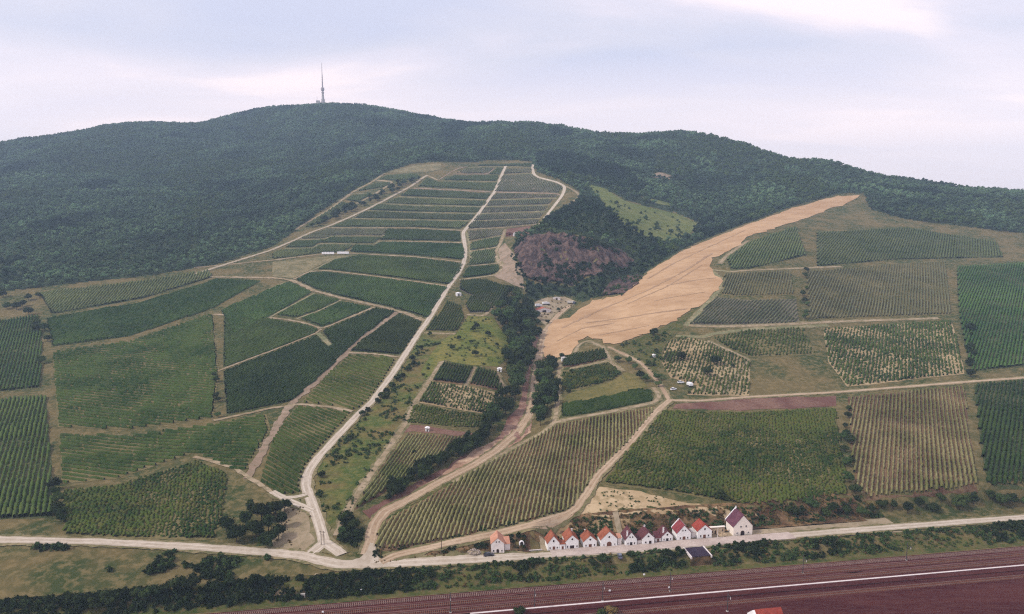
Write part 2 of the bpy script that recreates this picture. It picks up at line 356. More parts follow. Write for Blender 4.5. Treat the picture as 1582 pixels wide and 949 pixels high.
# far side of the ridge and hidden ground, given directly: (px-equivalent, Y, z)
for px, Y, z in [(-200,2000,250),(0,2150,250),(210,2400,300),(490,2500,360),(720,2350,310),(950,2050,240),(1150,1800,200),(1300,1650,160),(1450,1550,130),(1600,1450,110),(1800,1300,90),
                 (-200,3200,120),(210,3400,140),(490,3600,160),(720,3400,150),(950,3200,120),(1150,3000,110),(1600,2800,80),(1800,2800,80),
                 (-200,5200,60),(490,5200,60),(1000,5200,60),(1800,5200,60),
                 (950,930,122),(1000,880,98),(1060,880,92),(1040,820,86),(960,740,62),
                 (-200,262,0),(1800,275,0),(-200,215,-2),(400,215,-3),(800,215,-3),(1300,215,-3),(1800,215,-2),(1000,262,0),(800,258,0),(1400,268,0)]:
    pts.append(((px - 791) / FPX / 0.96, math.log(Y / 250.0), z))
pts = np.array(pts)
PU, PV, PZ = pts[:, 0] * 1.5, pts[:, 1] * 0.75, pts[:, 2]
def kern(d2):
    return 0.5 * d2 * np.log(d2 + 1e-12)
n_ = len(PU)
A_ = np.zeros((n_ + 3, n_ + 3))
A_[:n_, :n_] = kern((PU[:, None] - PU[None]) ** 2 + (PV[:, None] - PV[None]) ** 2) + np.eye(n_) * 2e-4
A_[:n_, n_] = 1; A_[:n_, n_ + 1] = PU; A_[:n_, n_ + 2] = PV
A_[n_:, :n_] = A_[:n_, n_:].T
sol = np.linalg.solve(A_, np.concatenate([PZ, [0, 0, 0]]))
GU = np.linspace(-1.35, 1.35, 560); GV = np.linspace(math.log(170 / 250), math.log(5400 / 250), 620)
gu, gv = np.meshgrid(GU * 1.5, GV * 0.75, indexing='ij')
GZ = np.full(gu.shape, sol[n_]) + sol[n_ + 1] * gu + sol[n_ + 2] * gv
for k in range(n_):
    GZ += sol[k] * kern((gu - PU[k]) ** 2 + (gv - PV[k]) ** 2)
RP0 = np.array([-28.6, 242.0])                     # a point on the upper edge of the railway bed and its heading
RDIR = np.array([math.cos(R(8.86)), math.sin(R(8.86))]); RNOR = np.array([-RDIR[1], RDIR[0]])
RELIEF = []                                        # (polygon, function) added once outlines are known
def H(x, y):
    x = np.asarray(x, dtype=float); y = np.asarray(y, dtype=float)
    yy = np.maximum(y, 172.0)
    fu = np.clip((x / yy - GU[0]) / (GU[1] - GU[0]), 0, len(GU) - 1.001)
    fv = np.clip((np.log(yy / 250) - GV[0]) / (GV[1] - GV[0]), 0, len(GV) - 1.001)
    i = fu.astype(int); j = fv.astype(int); a = fu - i; b = fv - j
    z = (GZ[i, j] * (1 - a) + GZ[i + 1, j] * a) * (1 - b) + (GZ[i, j + 1] * (1 - a) + GZ[i + 1, j + 1] * a) * b
    # woods relief: spurs and ravines, stronger with distance
    w = sstep(950, 1500, y)
    z = z + w * (fbm(x / 190.0, y / 260.0, 4) * 24 * (1 - 0.5 * sstep(1500, 1900, y) * sstep(-100, 500, x)) + fbm(x / 60.0 + 9, y / 60.0, 2) * 5)
    z = z + (1 - w) * sstep(300, 420, y) * fbm(x / 46.0, y / 60.0, 3) * 1.0
    # railway bed, road bank, cellar terrace
    s = (x - RP0[0]) * RNOR[0] + (y - RP0[1]) * RNOR[1]
    zn = -4.0 + 4.0 * sstep(3.0, 10.5, s) + fbm(x / 4.0, y / 4.0, 2) * 0.25 * sstep(1, 4, s) * (1 - sstep(9, 11, s))
    s0 = 14 + 13.5 * sstep(-2, 22, x)
    wb = sstep(s0, s0 + 8.5, s)
    z = zn * (1 - wb) + np.maximum(z, 0.02 * s) * wb + 0.9 * fbm(x / 5.0, y / 5.0, 3) * wb * (1 - sstep(s0 + 6, s0 + 11, s)) * sstep(0, 18, x)
    for fn in RELIEF:
        z = z + fn(x, y)
    return z
def unproj(P, zoff=0.0):
    """picture positions -> spots on the ground (n,3)"""
    P = np.asarray(P, dtype=float).reshape(-1, 2)
    sl = np.array([slope_of(b) for _, b in P]); uu = np.array([u_of(a, b) for a, b in P])
    ys = np.exp(np.linspace(math.log(185), math.log(5000), 420))
    d = CAMZ + ys[None] * sl[:, None] - zoff - H(uu[:, None] * ys[None], np.repeat(ys[None], len(P), 0))
    below = d < 0
    k = np.where(below.any(1), below.argmax(1), len(ys) - 1); k = np.maximum(k, 1)
    lo = ys[k - 1]; hi = ys[k]
    for _ in range(22):
        mid = 0.5 * (lo + hi)
        dm = CAMZ + mid * sl - zoff - H(uu * mid, mid)
        hi = np.where(dm < 0, mid, hi); lo = np.where(dm < 0, lo, mid)
    Y = 0.5 * (lo + hi); X = uu * Y
    return np.stack([X, Y, H(X, Y)], 1)
def project(x, y, z):
    dep = y * CP - (z - CAMZ) * SP
    up = y * SP + (z - CAMZ) * CP
    return 791 + FPX * x / dep, 474.5 - FPX * up / dep
def one(px, py):
    return Vector(unproj([(px, py)])[0])
def dens(poly, step=14, closed=True):
    out = []
    n = len(poly)
    for i in range(n if closed else n - 1):
        a = np.array(poly[i], float); b = np.array(poly[(i + 1) % n], float)
        k = max(1, int(np.hypot(*(b - a)) / step))
        for q in range(k):
            out.append(a + (b - a) * q / k)
    if not closed:
        out.append(np.array(poly[-1], float))
    return np.array(out)
def ground_poly(poly, step=14):
    return unproj(dens(poly, step))[:, :2]
# ------------------------------------------------------------------ outlines that shape the ground
ORANGE = [(1000,421),(1028,404),(1061,386),(1096,370.5),(1156,347),(1225,322),(1290,304),(1330,302),(1300,318),(1230,342),(1156,366),(1142,379),(1098,402),(1095,413),(1113,431),(1112,443),(1091,467),(1061,484),(1017,507),(952,533),(937,531),(907,520),(893,527),(884,547),(868,552),(842,558),(840,537),(844,518),(859,495),(880,491),(912,467),(964,455),(998,425)]
QUARRY = [(792,381),(806,370),(830,363),(870,362),(905,369),(960,388),(978,402),(968,416),(935,424),(905,428),(885,442),(860,436),(835,438),(812,428),(800,405)]
G_ORANGE = ground_poly(ORANGE, 10)
G_QUARRY = ground_poly(QUARRY, 8)
QC = one(880, 395)
def soft_mask(poly, x, y, soft):
    # distance-softened mask: inside and further than ~soft from the outline
    m = np.zeros(np.shape(x))
    bx0, by0 = poly.min(0) - soft; bx1, by1 = poly.max(0) + soft
    sel = (x > bx0) & (x < bx1) & (y > by0) & (y < by1)
    if not np.any(sel):
        return m
    xs = x[sel]; ys = y[sel]
    ins = in_poly(xs, ys, poly)
    d = np.full(xs.shape, 1e9)
    for i in range(len(poly)):
        a = poly[i]; b = poly[(i + 1) % len(poly)]
        ab = b - a; L2 = ab @ ab + 1e-9
        t = np.clip(((xs - a[0]) * ab[0] + (ys - a[1]) * ab[1]) / L2, 0, 1)
        d = np.minimum(d, np.hypot(xs - a[0] - t * ab[0], ys - a[1] - t * ab[1]))
    m[sel] = np.where(ins, np.clip(d / soft, 0, 1), 0)
    return m
def relief_orange(x, y):
    m = soft_mask(G_ORANGE, x, y, 14.0)
    u = x * math.cos(R(48)) - y * math.sin(R(48)); v = x * math.sin(R(48)) + y * math.cos(R(48))
    # shallow runnels down the slope and the cut benches across it
    return m * (fbm(x / 34.0 + 3, y / 34.0, 2) * 1.6 - np.maximum(0, fbm(v / 30.0 + 1, u / 30.0 + 8, 3)) * 1.6)
def relief_quarry(x, y):
    m = soft_mask(G_QUARRY, x, y, 10.0)
    r = fbm(x / 13.0, y / 30.0 + 4, 4)
    return m * (r * 4.5 + np.abs(fbm(x / 6.0, y / 12.0, 3)) * 3.5)
RELIEF += [relief_orange, relief_quarry]

# ------------------------------------------------------------------ ground: one sheet to beyond the ridges
NY, NX = 560, 620
ys = np.concatenate([np.linspace(-700, 160, 14), 176.0 * np.exp(np.linspace(0, math.log(5300 / 176.0), NY - 14))])
us = np.linspace(-1, 1, NX)
YY, UU = np.meshgrid(ys, us, indexing='ij')
XX = UU * np.where(YY > 170, YY * 0.88 + 40, 190 + (176 - YY) * 1.5)
ZZ = H(XX, YY)
V = np.stack([XX.ravel(), YY.ravel(), ZZ.ravel()], 1)
idx = np.arange(NY * NX).reshape(NY, NX)
Fq = np.stack([idx[:-1, :-1].ravel(), idx[:-1, 1:].ravel(), idx[1:, 1:].ravel(), idx[1:, :-1].ravel()], 1)
g = link('ground', mesh_np('ground', V, Fq, True), 'grassland')
tag(g, kind='structure', label='rough grass and earth of the hillside and valley floor')

# forest outline in the picture, continued past its sides
FOREST = [(-400,470),(0,452),(100,440),(220,428),(330,410),(420,382),(456,357),(490,331),(530,305),(548,293),(572,280),(596,266),(640,253),(682,251),(735,251),(745,249),(823,249),(827,266),(862,278),(879,287),(895,297),(899,305),(881,319),(846,341),(836,351),(800,366),(789,384),(800,410),(811,440),(816,462),(826,466),(845,459),(870,457),(890,464),(897,469),(912,463),(964,451),(998,421),(1028,401),(1061,382),(1096,367),(1156,344),(1225,319),(1290,301),(1335,299),(1345,325),(1400,340),(1582,362),(2000,390),(2000,-300),(-400,-300)]
CLEARINGS = [
 [(910,286),(935,293),(965,310),(1000,320),(1045,330),(1080,346),(1068,362),(1034,374),(1000,366),(968,352),(935,325),(918,305)],
 [(988,304),(1010,308),(1042,316),(1034,319),(1005,313)],
 [(1000,270),(1018,266),(1040,272),(1036,278),(1012,276)],
]
Fx, Fy = project(XX, YY, ZZ)
fm = in_poly(Fx, Fy, FOREST) & ~in_poly(Fx, Fy, QUARRY)
g.data.materials.append(MATS['forest_floor'])
fc = fm[:-1, :-1] & fm[1:, 1:]
for c in CLEARINGS:
    fc &= ~in_poly(Fx[:-1, :-1], Fy[:-1, :-1], c)
g.data.polygons.foreach_set('material_index', fc.ravel().astype(np.int32))

# ------------------------------------------------------------------ sheets of ground cover
def sheet_mesh(name, G, off, cell=None, jit=0.0, rough=None):
    G = np.array(G)
    if jit:
        G = G + rng.normal(0, jit, G.shape)
    ext = G.max(0) - G.min(0)
    if cell is None:
        cell = max(2.5, ext.max() / 34.0)
    bm = bmesh.new()
    f = bm.faces.new([bm.verts.new((a, b, 0)) for a, b in G])
    bmesh.ops.triangulate(bm, faces=[f], ngon_method='EAR_CLIP')
    for ax in (0, 1):
        for c in np.arange(G[:, ax].min() + cell, G[:, ax].max(), cell):
            co = (c, 0, 0) if ax == 0 else (0, c, 0); no = (1, 0, 0) if ax == 0 else (0, 1, 0)
            bmesh.ops.bisect_plane(bm, geom=bm.verts[:] + bm.edges[:] + bm.faces[:], dist=1e-4, plane_co=co, plane_no=no)
    bmesh.ops.triangulate(bm, faces=bm.faces[:])
    P = np.array([v.co[:] for v in bm.verts])
    z = H(P[:, 0], P[:, 1]) + off
    if rough:
        z = z + rough[0] * np.maximum(0, fbm(P[:, 0] / rough[1], P[:, 1] / rough[1] + 40, 3) + 0.15)
    for v, q in zip(bm.verts, z):
        v.co.z = q
    for f in bm.faces:
        f.smooth = True
        if f.normal.z < 0:
            f.normal_flip()
    me = bpy.data.meshes.new(name); bm.to_mesh(me); bm.free()
    return me
def field(name, poly, mat, off=0.10, label=None, step=14, jit=0.6, cell=None, world=None, rough=None, **k):
    G = world if world is not None else ground_poly(poly, step)
    o = link(name, sheet_mesh(name, G, off, cell, jit, rough), mat)
    tag(o, label, kind='structure')
    return o
def chaikin(P, n=2):
    for _ in range(n):
        Q = [P[0]]
        for a, b in zip(P[:-1], P[1:]):
            Q += [a * 0.75 + b * 0.25, a * 0.25 + b * 0.75]
        Q.append(P[-1]); P = np.array(Q)
    return P
def path(name, pl, width, mat, off, label=None, wjit=0.22, smooth=2, kind='structure', cat=None, across=4, world=None, shoulder=None, rut=None):
    W = world if world is not None else unproj(dens(pl, 10, closed=False))[:, :2]
    W = chaikin(np.array(W), smooth)
    seg = np.hypot(*np.diff(W, axis=0).T); s = np.concatenate([[0], np.cumsum(seg)])
    stp = max(1.2, s[-1] / 400)
    n = max(4, int(s[-1] / stp))
    t = np.linspace(0, s[-1], n)
    P = np.stack([np.interp(t, s, W[:, 0]), np.interp(t, s, W[:, 1])], 1)
    T = np.gradient(P, axis=0); T /= np.linalg.norm(T, axis=1)[:, None] + 1e-9
    Nn = np.stack([-T[:, 1], T[:, 0]], 1)
    wl_ = width / 2 * (1 + wjit * fbm(t / 4.0, t * 0 + rng.random() * 50, 3) * 2); wr_ = width / 2 * (1 + wjit * fbm(t / 4.0, t * 0 + 77 + rng.random() * 50, 3) * 2)
    cols = []
    for k in range(across):
        q = k / (across - 1)
        cols.append(P + Nn * (-wl_ * (1 - q) + wr_ * q)[:, None])
    G = np.stack(cols, 1)
    z = H(G[..., 0], G[..., 1]) + off
    V = np.concatenate([G, z[..., None]], 2).reshape(-1, 3)
    ii = np.arange(n * across).reshape(n, across)
    Fq = np.stack([ii[:-1, :-1].ravel(), ii[:-1, 1:].ravel(), ii[1:, 1:].ravel(), ii[1:, :-1].ravel()], 1)[:, ::-1]
    o = link(name, mesh_np(name, V, Fq, True), mat)
    tag(o, label, cat, kind=kind)
    def ribbon(nm, lo, hi, m, dz, jl, jr):
        ql = lo + jl * fbm(t / 3.0, t * 0 + rng.random() * 90, 3); qr = hi + jr * fbm(t / 3.0, t * 0 + rng.random() * 90, 3)
        A_ = P + Nn * ql[:, None]; B_ = P + Nn * qr[:, None]
        VV = np.stack([np.concatenate([A_, (H(A_[:, 0], A_[:, 1]) + off + dz)[:, None]], 1), np.concatenate([B_, (H(B_[:, 0], B_[:, 1]) + off + dz)[:, None]], 1)], 1).reshape(-1, 3)
        k = np.arange(n - 1) * 2
        link(nm, mesh_np(nm, VV, np.stack([k, k + 2, k + 3, k + 1], 1)[:, ::-1], True), m, o)
    hw_ = width / 2
    if shoulder:
        ribbon('shoulder', np.full(n, -hw_ - 1.3), np.full(n, -hw_ + .5), shoulder, -.05, 1.6, .3)
        ribbon('shoulder', np.full(n, hw_ - .5), np.full(n, hw_ + 1.3), shoulder, -.05, .3, 1.6)
    if rut:
        for sg in (-1, 1):
            ribbon('wheel_rut', np.full(n, sg * hw_ * .48 - .42), np.full(n, sg * hw_ * .48 + .42), rut, .03, .35, .35)
    return o

# bare, grassy and ploughed ground
field('bare_slope', ORANGE, 'orange_soil', 0.40, 'freshly graded bare orange earth slope right of the quarry', cell=3.0, step=6, jit=1.8)
field('quarry_face', QUARRY, 'quarry_rock', 0.25, 'reddish brown rock face of the old quarry under the dark wood', step=8, cell=2.2, rough=(5.0, 5.0))
field('rock_scar', [(940,440),(962,428),(984,425),(994,428),(985,440),(964,453),(945,457),(930,456)], 'quarry_rock', 0.25, 'small purple-brown rock scar beside the bare orange slope', step=6, cell=2, rough=(3.5, 5.0))
for c, l in zip(CLEARINGS, ['yellow-green clearing dotted with bushes on the wooded slope', 'narrow pale grass strip in the wood above the clearing', 'small bare rock patch high in the wooded slope']):
    field('clearing', c, 'bare_pink' if 'rock' in l else 'far_meadow', 0.35, l, jit=2)
field('quarry_floor', [(822,468),(845,460),(872,459),(892,466),(880,476),(868,484),(856,496),(846,506),(838,500),(828,490),(834,482)], 'dry_ground', 0.12, 'trampled dry floor of the quarry with sheds and trucks', step=7)
field('bare_ground', [(768,386),(780,376),(792,390),(800,405),(808,425),(809,446),(794,441),(770,430),(762,427),(776,414),(770,402)], 'bare_pink', 0.14, 'bare pinkish ground at the rim left of the quarry')
field('bare_ground', [(781,354),(832,348),(838,352),(812,364),(790,366),(779,366)], 'plough', 0.14, 'reddish bare strip with a hut above the quarry rim')
field('bare_ground', [(596,266),(640,256),(682,253),(680,262),(656,266),(620,268)], 'shoulder', 0.3, 'pale bare strip along the upper edge of the vineyards')
field('scrub_pasture', [(421,405),(460,401),(515,396),(545,394),(512,402),(476,419),(453,430),(421,427)], 'shoulder', 0.12, 'brownish fallow patch below the white panels')
field('hill_meadow', [(724,488),(762,490),(771,509),(792,526),(792,547),(768,566),(733,565),(684,557),(660,588),(650,575),(668,545),(690,520),(706,515),(719,494)], 'meadow', 0.10, 'yellow-green meadow with round bushes beside the gully wood')
field('rough_pasture', [(660,500),(706,516),(690,524),(668,548),(655,590),(625,650),(570,738),(543,786),(525,838),(505,826),(494,790),(486,756),(486,734),(500,708),(530,675),(560,648),(590,615),(612,585),(630,552),(650,520)], 'rough_meadow', 0.08, 'rough brown and green pasture between white road and vine plots')
field('fallow_triangle', [(437,772),(470,784),(482,792),(490,818),(492,838),(478,850),(458,853),(421,850),(421,830),(434,805)], 'dry_ground', 0.09, 'dry grey-tan lot inside the fork of the white roads')
field('road_island', [(503,845),(522,856),(527,866),(500,860),(482,857)], 'rough_meadow', 0.12, 'small weedy triangle between forking roads')
field('wash', [(746,690),(775,673),(783,647),(800,630),(808,600),(807,585),(819,568),(815,537),(823,522),(842,505),(843,512),(837,570),(830,585),(821,633),(819,668),(800,682),(775,700)], 'wash_bed', 0.10, 'eroded reddish brown wash running down the gully', step=8)
field('dirt_bed', [(640,760),(690,728),(730,696),(775,676),(815,650),(819,668),(804,681),(760,706),(728,724),(685,748),(640,772),(596,794),(582,812),(576,806),(590,786),(610,776)], 'dirt_bed', 0.13, 'bare tan bed of the lower gully beside the dirt track', step=8)
field('wash_bank', [(560,792),(590,775),(640,748),(690,722),(720,700),(728,704),(690,730),(640,760),(610,776),(585,790),(572,802)], 'plough', 0.12, 'dark red-brown cut bank under the hedge', step=8)
field('ploughed_strip', [(626,657),(660,659),(735,671),(720,673),(640,668),(626,668)], 'plough', 0.10, 'narrow ploughed purple-brown strip above the vine rows')
field('ploughed_strip', [(1044,625),(1100,620),(1158,616),(1290,612),(1290,628),(1158,634),(1035,632)], 'plough', 0.10, 'reddish ploughed strip above the green field at right')
field('tan_field', [(924,753),(990,760),(1079,779),(1142,790),(1200,792),(1195,797),(1117,795),(1000,793),(934,796),(886,799),(905,772)], 'tan_field', 0.10, 'tan stubble wedge above the cellar houses')
field('yellow_pasture', [(866,622),(880,608),(935,593),(945,590),(968,576),(985,580),(1000,598),(986,600),(946,611),(880,624)], 'straw_grass', 0.10, 'yellow grass strip above the dark hedge plot')
field('green_pasture', [(955,535),(1017,510),(1061,486),(1088,470),(1060,503),(1040,520),(1026,532),(1020,560),(1010,580),(990,560)], 'verge', 0.09, 'brown-green pasture wedge below the bare orange slope')
field('verge', [(582,813),(594,795),(640,776),(690,750),(740,722),(745,719),(697,748),(640,780),(608,797),(586,814)], 'verge', 0.15, 'green grass verge between dirt track and vine field', step=8)
# the cut bank behind the cellar houses, the strip between road and railway
def rail_xy(a, s):
    return RP0 + RDIR * a + RNOR * s
def strip_poly(a0, a1, s0, s1, n=40):
    A = np.linspace(a0, a1, n)
    lo = np.array([rail_xy(a, s0 if not callable(s0) else s0(a)) for a in A]); hi = np.array([rail_xy(a, s1 if not callable(s1) else s1(a)) for a in A[::-1]])
    return np.concatenate([lo, hi])
field('embankment', None, 'verge', 0.03, 'grassy embankment between the road and the railway', world=strip_poly(-260, 330, 1.5, 13.5, 60), jit=0.25, cell=4)
field('cellar_bank', None, 'bank_soil', 0.12, 'brown earth bank cut behind the cellar houses', world=strip_poly(26, 190, 24.5, 35.0, 40), jit=0.3, cell=2.2)
field('road_side', None, 'bank_soil', 0.06, 'weedy brown strip between the road and the vine field', world=strip_poly(-8, 40, 18.5, 27, 24), jit=0.3, cell=2.2)
for a0, a1, l in [(40, 62, 'tan scraped earth patch behind the first cellar houses'), (66, 84, 'tan scraped earth patch behind the middle orange-roofed houses')]:
    field('scraped_bank', None, 'bank_tan', 0.22, l, world=strip_poly(a0, a1, 28.5, 32.5, 12), jit=0.5, cell=1.6)
field('cellar_terrace', None, 'dry_ground', 0.05, 'dry yard around the cellar houses', world=strip_poly(44, 200, 12.5, 26, 40), jit=0.2, cell=3)

# ------------------------------------------------------------------ roads, tracks and paths
WR = [(781,257),(764,297),(735,336),(719,355),(715,360),(719,384),(718,403),(709.5,421),(692.5,444),(661,496),(647.5,514),(622,554),(606,579),(590,600),(575,621),(553,641),(521,675),(494,704.5),(478,725.5),(473,740),(472,752),(476,763),(489,798),(497,825),(502,841)]
path('white_road', WR, 4.6, 'white_road', 0.30, 'long white gravel road climbing straight through the vineyards', shoulder='shoulder', rut='rut', wjit=0.10)
path('white_road', [(503,838),(491,847),(476,859),(462,861)], 5.0, 'white_road', 0.33, 'short white road link joining the village road', shoulder='shoulder', rut='rut', wjit=0.10)
path('white_road', [(501,838),(521,851),(528,858)], 4.6, 'white_road', 0.36, 'stub of white road ending in a concrete slab', shoulder='shoulder', rut='rut', wjit=0.10)
path('white_road', [(421,760),(438,770),(458,779),(483,790)], 3.4, 'white_road', 0.34, 'narrow white lane joining the white road from the grove', shoulder='shoulder', rut='rut', wjit=0.10)
path('white_road', [(438,770),(458,769),(474,765)], 2.6, 'white_road', 0.38, 'upper arm of the small lane triangle', shoulder='shoulder', rut='rut', wjit=0.10)
path('village_road', [(-60,834),(150,838),(300,846),(420,855),(462,859),(483,864),(521,873),(550,874),(577,875),(598,872.5),(670,869.5),(772,864),(847,859),(900,856),(957,852),(1048,846),(1103,840),(1154,834),(1350,818),(1640,796)], 4.6, 'white_road', 0.40, 'pale village road running along the foot of the hill', shoulder='shoulder', rut='rut', wjit=0.10)
field('road_junction', [(540,868),(556,864),(565,856),(572,840),(580,842),(580,856),(590,866),(606,868),(600,875),(576,879),(548,877)], 'white_road', 0.44, 'wide pale gravel junction where the dirt track meets the road', step=5, cell=2, jit=0.15)
field('forecourt', None, 'paving', 0.47, 'brick-paved forecourt in front of the cellar houses', world=strip_poly(47, 150, 13.0, 18.9, 40), jit=0.05, cell=3)
path('dirt_track', [(566,858),(575,828),(579.5,809),(594,791),(630,773),(682,744),(728.5,721),(766,698),(798,670.5),(817,643),(823,622),(827,580),(830,568),(836,535),(842,512),(861,488.5),(872,478),(880,473)], 5.0, 'dirt_track', 0.24, 'tan dirt track winding up the gully to the quarry', shoulder='shoulder', rut='rut_tan', wjit=0.15)
path('dirt_track', [(1035,619),(1013,637.5),(973,686),(924,735),(905,765),(889,788),(876,796),(847,806),(810,815),(763,826.5),(715,836),(660,848),(609,860),(594,867),(588,870)], 3.6, 'dirt_track', 0.46, 'double-rut earth track along the side of the large vine field', shoulder='shoulder', rut='rut_tan', wjit=0.15)
path('dirt_track', [(1035,619),(1079,620),(1155,614),(1300,606),(1500,590),(1640,580)], 2.6, 'dirt_track', 0.24, 'thin earth track leaving the parked white vehicles to the right', shoulder='shoulder', rut='rut_tan', wjit=0.15)
path('earth_path', [(864,556),(864,580),(861,626),(857,652),(840,668),(808,684),(760,711),(700,745)], 2.6, 'beige_path', 0.18, 'narrow beige path beside the tree belt and vine field', shoulder='shoulder')
path('earth_path', [(1010,599),(1020,612),(1011,622),(946,636),(880,648),(858,653)], 2.8, 'beige_path', 0.18, 'curved path around the dark hedge plot', shoulder='shoulder')
path('earth_path', [(939,536),(965,548),(990,561),(1011,583),(1023,600),(1034,618)], 2.6, 'dirt_track', 0.18, 'diagonal path below the bare orange slope', shoulder='shoulder')
path('earth_path', [(888,545),(893,534),(907,526),(933,537),(945,562),(964,574)], 2.4, 'beige_path', 0.20, 'hooked path around the dark plot under the orange slope', shoulder='shoulder')
path('earth_path', [(880,570),(943,557)], 1.8, 'beige_path', 0.18, 'thin boundary path under the dark plot', shoulder='shoulder')
path('earth_path', [(1128,420),(1098,417),(1114,432),(1112,447),(1091,470),(1060,504)], 3.0, 'grassy_path', 0.22, 'path along the lower edge of the bare orange slope', shoulder='shoulder')
path('earth_path', [(1060,503),(1100,505),(1156,504),(1300,497),(1450,492)], 3.2, 'beige_path', 0.20, 'beige headland path under the striped grey vineyard', shoulder='shoulder')
path('earth_path', [(1044,519),(1086,521.5),(1097,517),(1156,509),(1280,503)], 3.0, 'grassy_path', 0.18, 'grassy path above the straw-coloured plot', shoulder='shoulder')
path('earth_path', [(1156,372),(1140,383),(1121,397),(1112,408)], 3.4, 'beige_path', 0.22, 'pale path rising along the top of the right vineyards', shoulder='shoulder')
path('earth_path', [(1128,420),(1158,418),(1300,412)], 2.6, 'beige_path', 0.2, 'pale headland path above the upper right vineyard', shoulder='shoulder')
path('earth_path', [(1093,527),(1125,541),(1158,557)], 2.0, 'beige_path', 0.18, 'faint path between the two straw plots', shoulder='shoulder')
path('earth_path', [(1117,608),(1140,582),(1156,556)], 1.8, 'beige_path', 0.18, 'footpath crossing the straw-coloured vine plot', shoulder='shoulder')
path('earth_path', [(684,558),(670,580),(643,620),(625,656),(600,694),(568,740),(540,784),(520,828)], 3.0, 'beige_path', 0.16, 'long beige footpath beside the small vine plots', shoulder='shoulder')
path('earth_path', [(734,567),(719,597)], 2.0, 'beige_path', 0.18, 'short path splitting the dark vine plots', shoulder='shoulder')
path('earth_path', [(768,575),(773,590),(785,606)], 2.4, 'beige_path', 0.18, 'pale path from the white shed along the gully wood', shoulder='shoulder')
path('earth_path', [(788,444),(777,463),(760,474),(750,488),(735,488),(722,486)], 2.6, 'beige_path', 0.18, 'pale path around the dark vine plot by the gully wood', shoulder='shoulder')
path('earth_path', [(709,433),(730,430),(766,425),(775,416)], 2.6, 'beige_path', 0.18, 'beige path above the dark vine plot', shoulder='shoulder')
path('earth_path', [(655,514),(680,515.5),(704,516)], 2.2, 'beige_path', 0.18, 'headland path under the small striped plot by the white road', shoulder='shoulder')
path('earth_path', [(780,355),(775,372),(765,391),(768,402),(776,411)], 3.4, 'beige_path', 0.2, 'beige path along the east ends of the small parcels', shoulder='shoulder')
path('earth_path', [(728,404),(726,384),(724,368),(719,357)], 2.4, 'grassy_path', 0.2, 'grassy lane running beside the white road', shoulder='shoulder')
path('white_road', [(823,253),(823,268),(830,274),(861,282),(874,288.5),(869,302),(834,347)], 4.6, 'white_road', 0.32, 'pale road bordering the upper vineyards on the east', shoulder='shoulder', rut='rut', wjit=0.10)
path('earth_path', [(874,288),(890,296),(896,304),(879,317),(868,328)], 3.2, 'beige_path', 0.3, 'small loop path at the edge of the dark wood', shoulder='shoulder')
path('white_road', [(300,424),(420,386.5),(458,370),(481,359),(508.5,349.5),(538,337),(568,323),(589,312.5),(616,298),(631,290.5),(652,276),(660,271)], 4.2, 'beige_path', 0.32, 'pale crest road along the left edge of the vineyards', shoulder='shoulder', rut='rut', wjit=0.10)
path('earth_path', [(659,271),(668,275),(677,279)], 3.2, 'beige_path', 0.34, 'short spur path near the top of the vineyards', shoulder='shoulder')
path('earth_path', [(456,355),(490,335),(511,323),(530,308),(546.5,296),(572,283),(595,268)], 3.4, 'beige_path', 0.3, 'pale path along the forest edge on the left', shoulder='shoulder')
path('earth_path', [(551,315),(572,304),(593,291.5),(608,281),(582,279.5)], 4.0, 'beige_path', 0.32, 'pale hooked path between the upper left strips', shoulder='shoulder')
for pl in ([(542,299),(576,299.5)], [(553,291.5),(589,291)], [(521,319),(546,317)]):
    path('earth_path', pl, 2.4, 'grassy_path', 0.28, None)
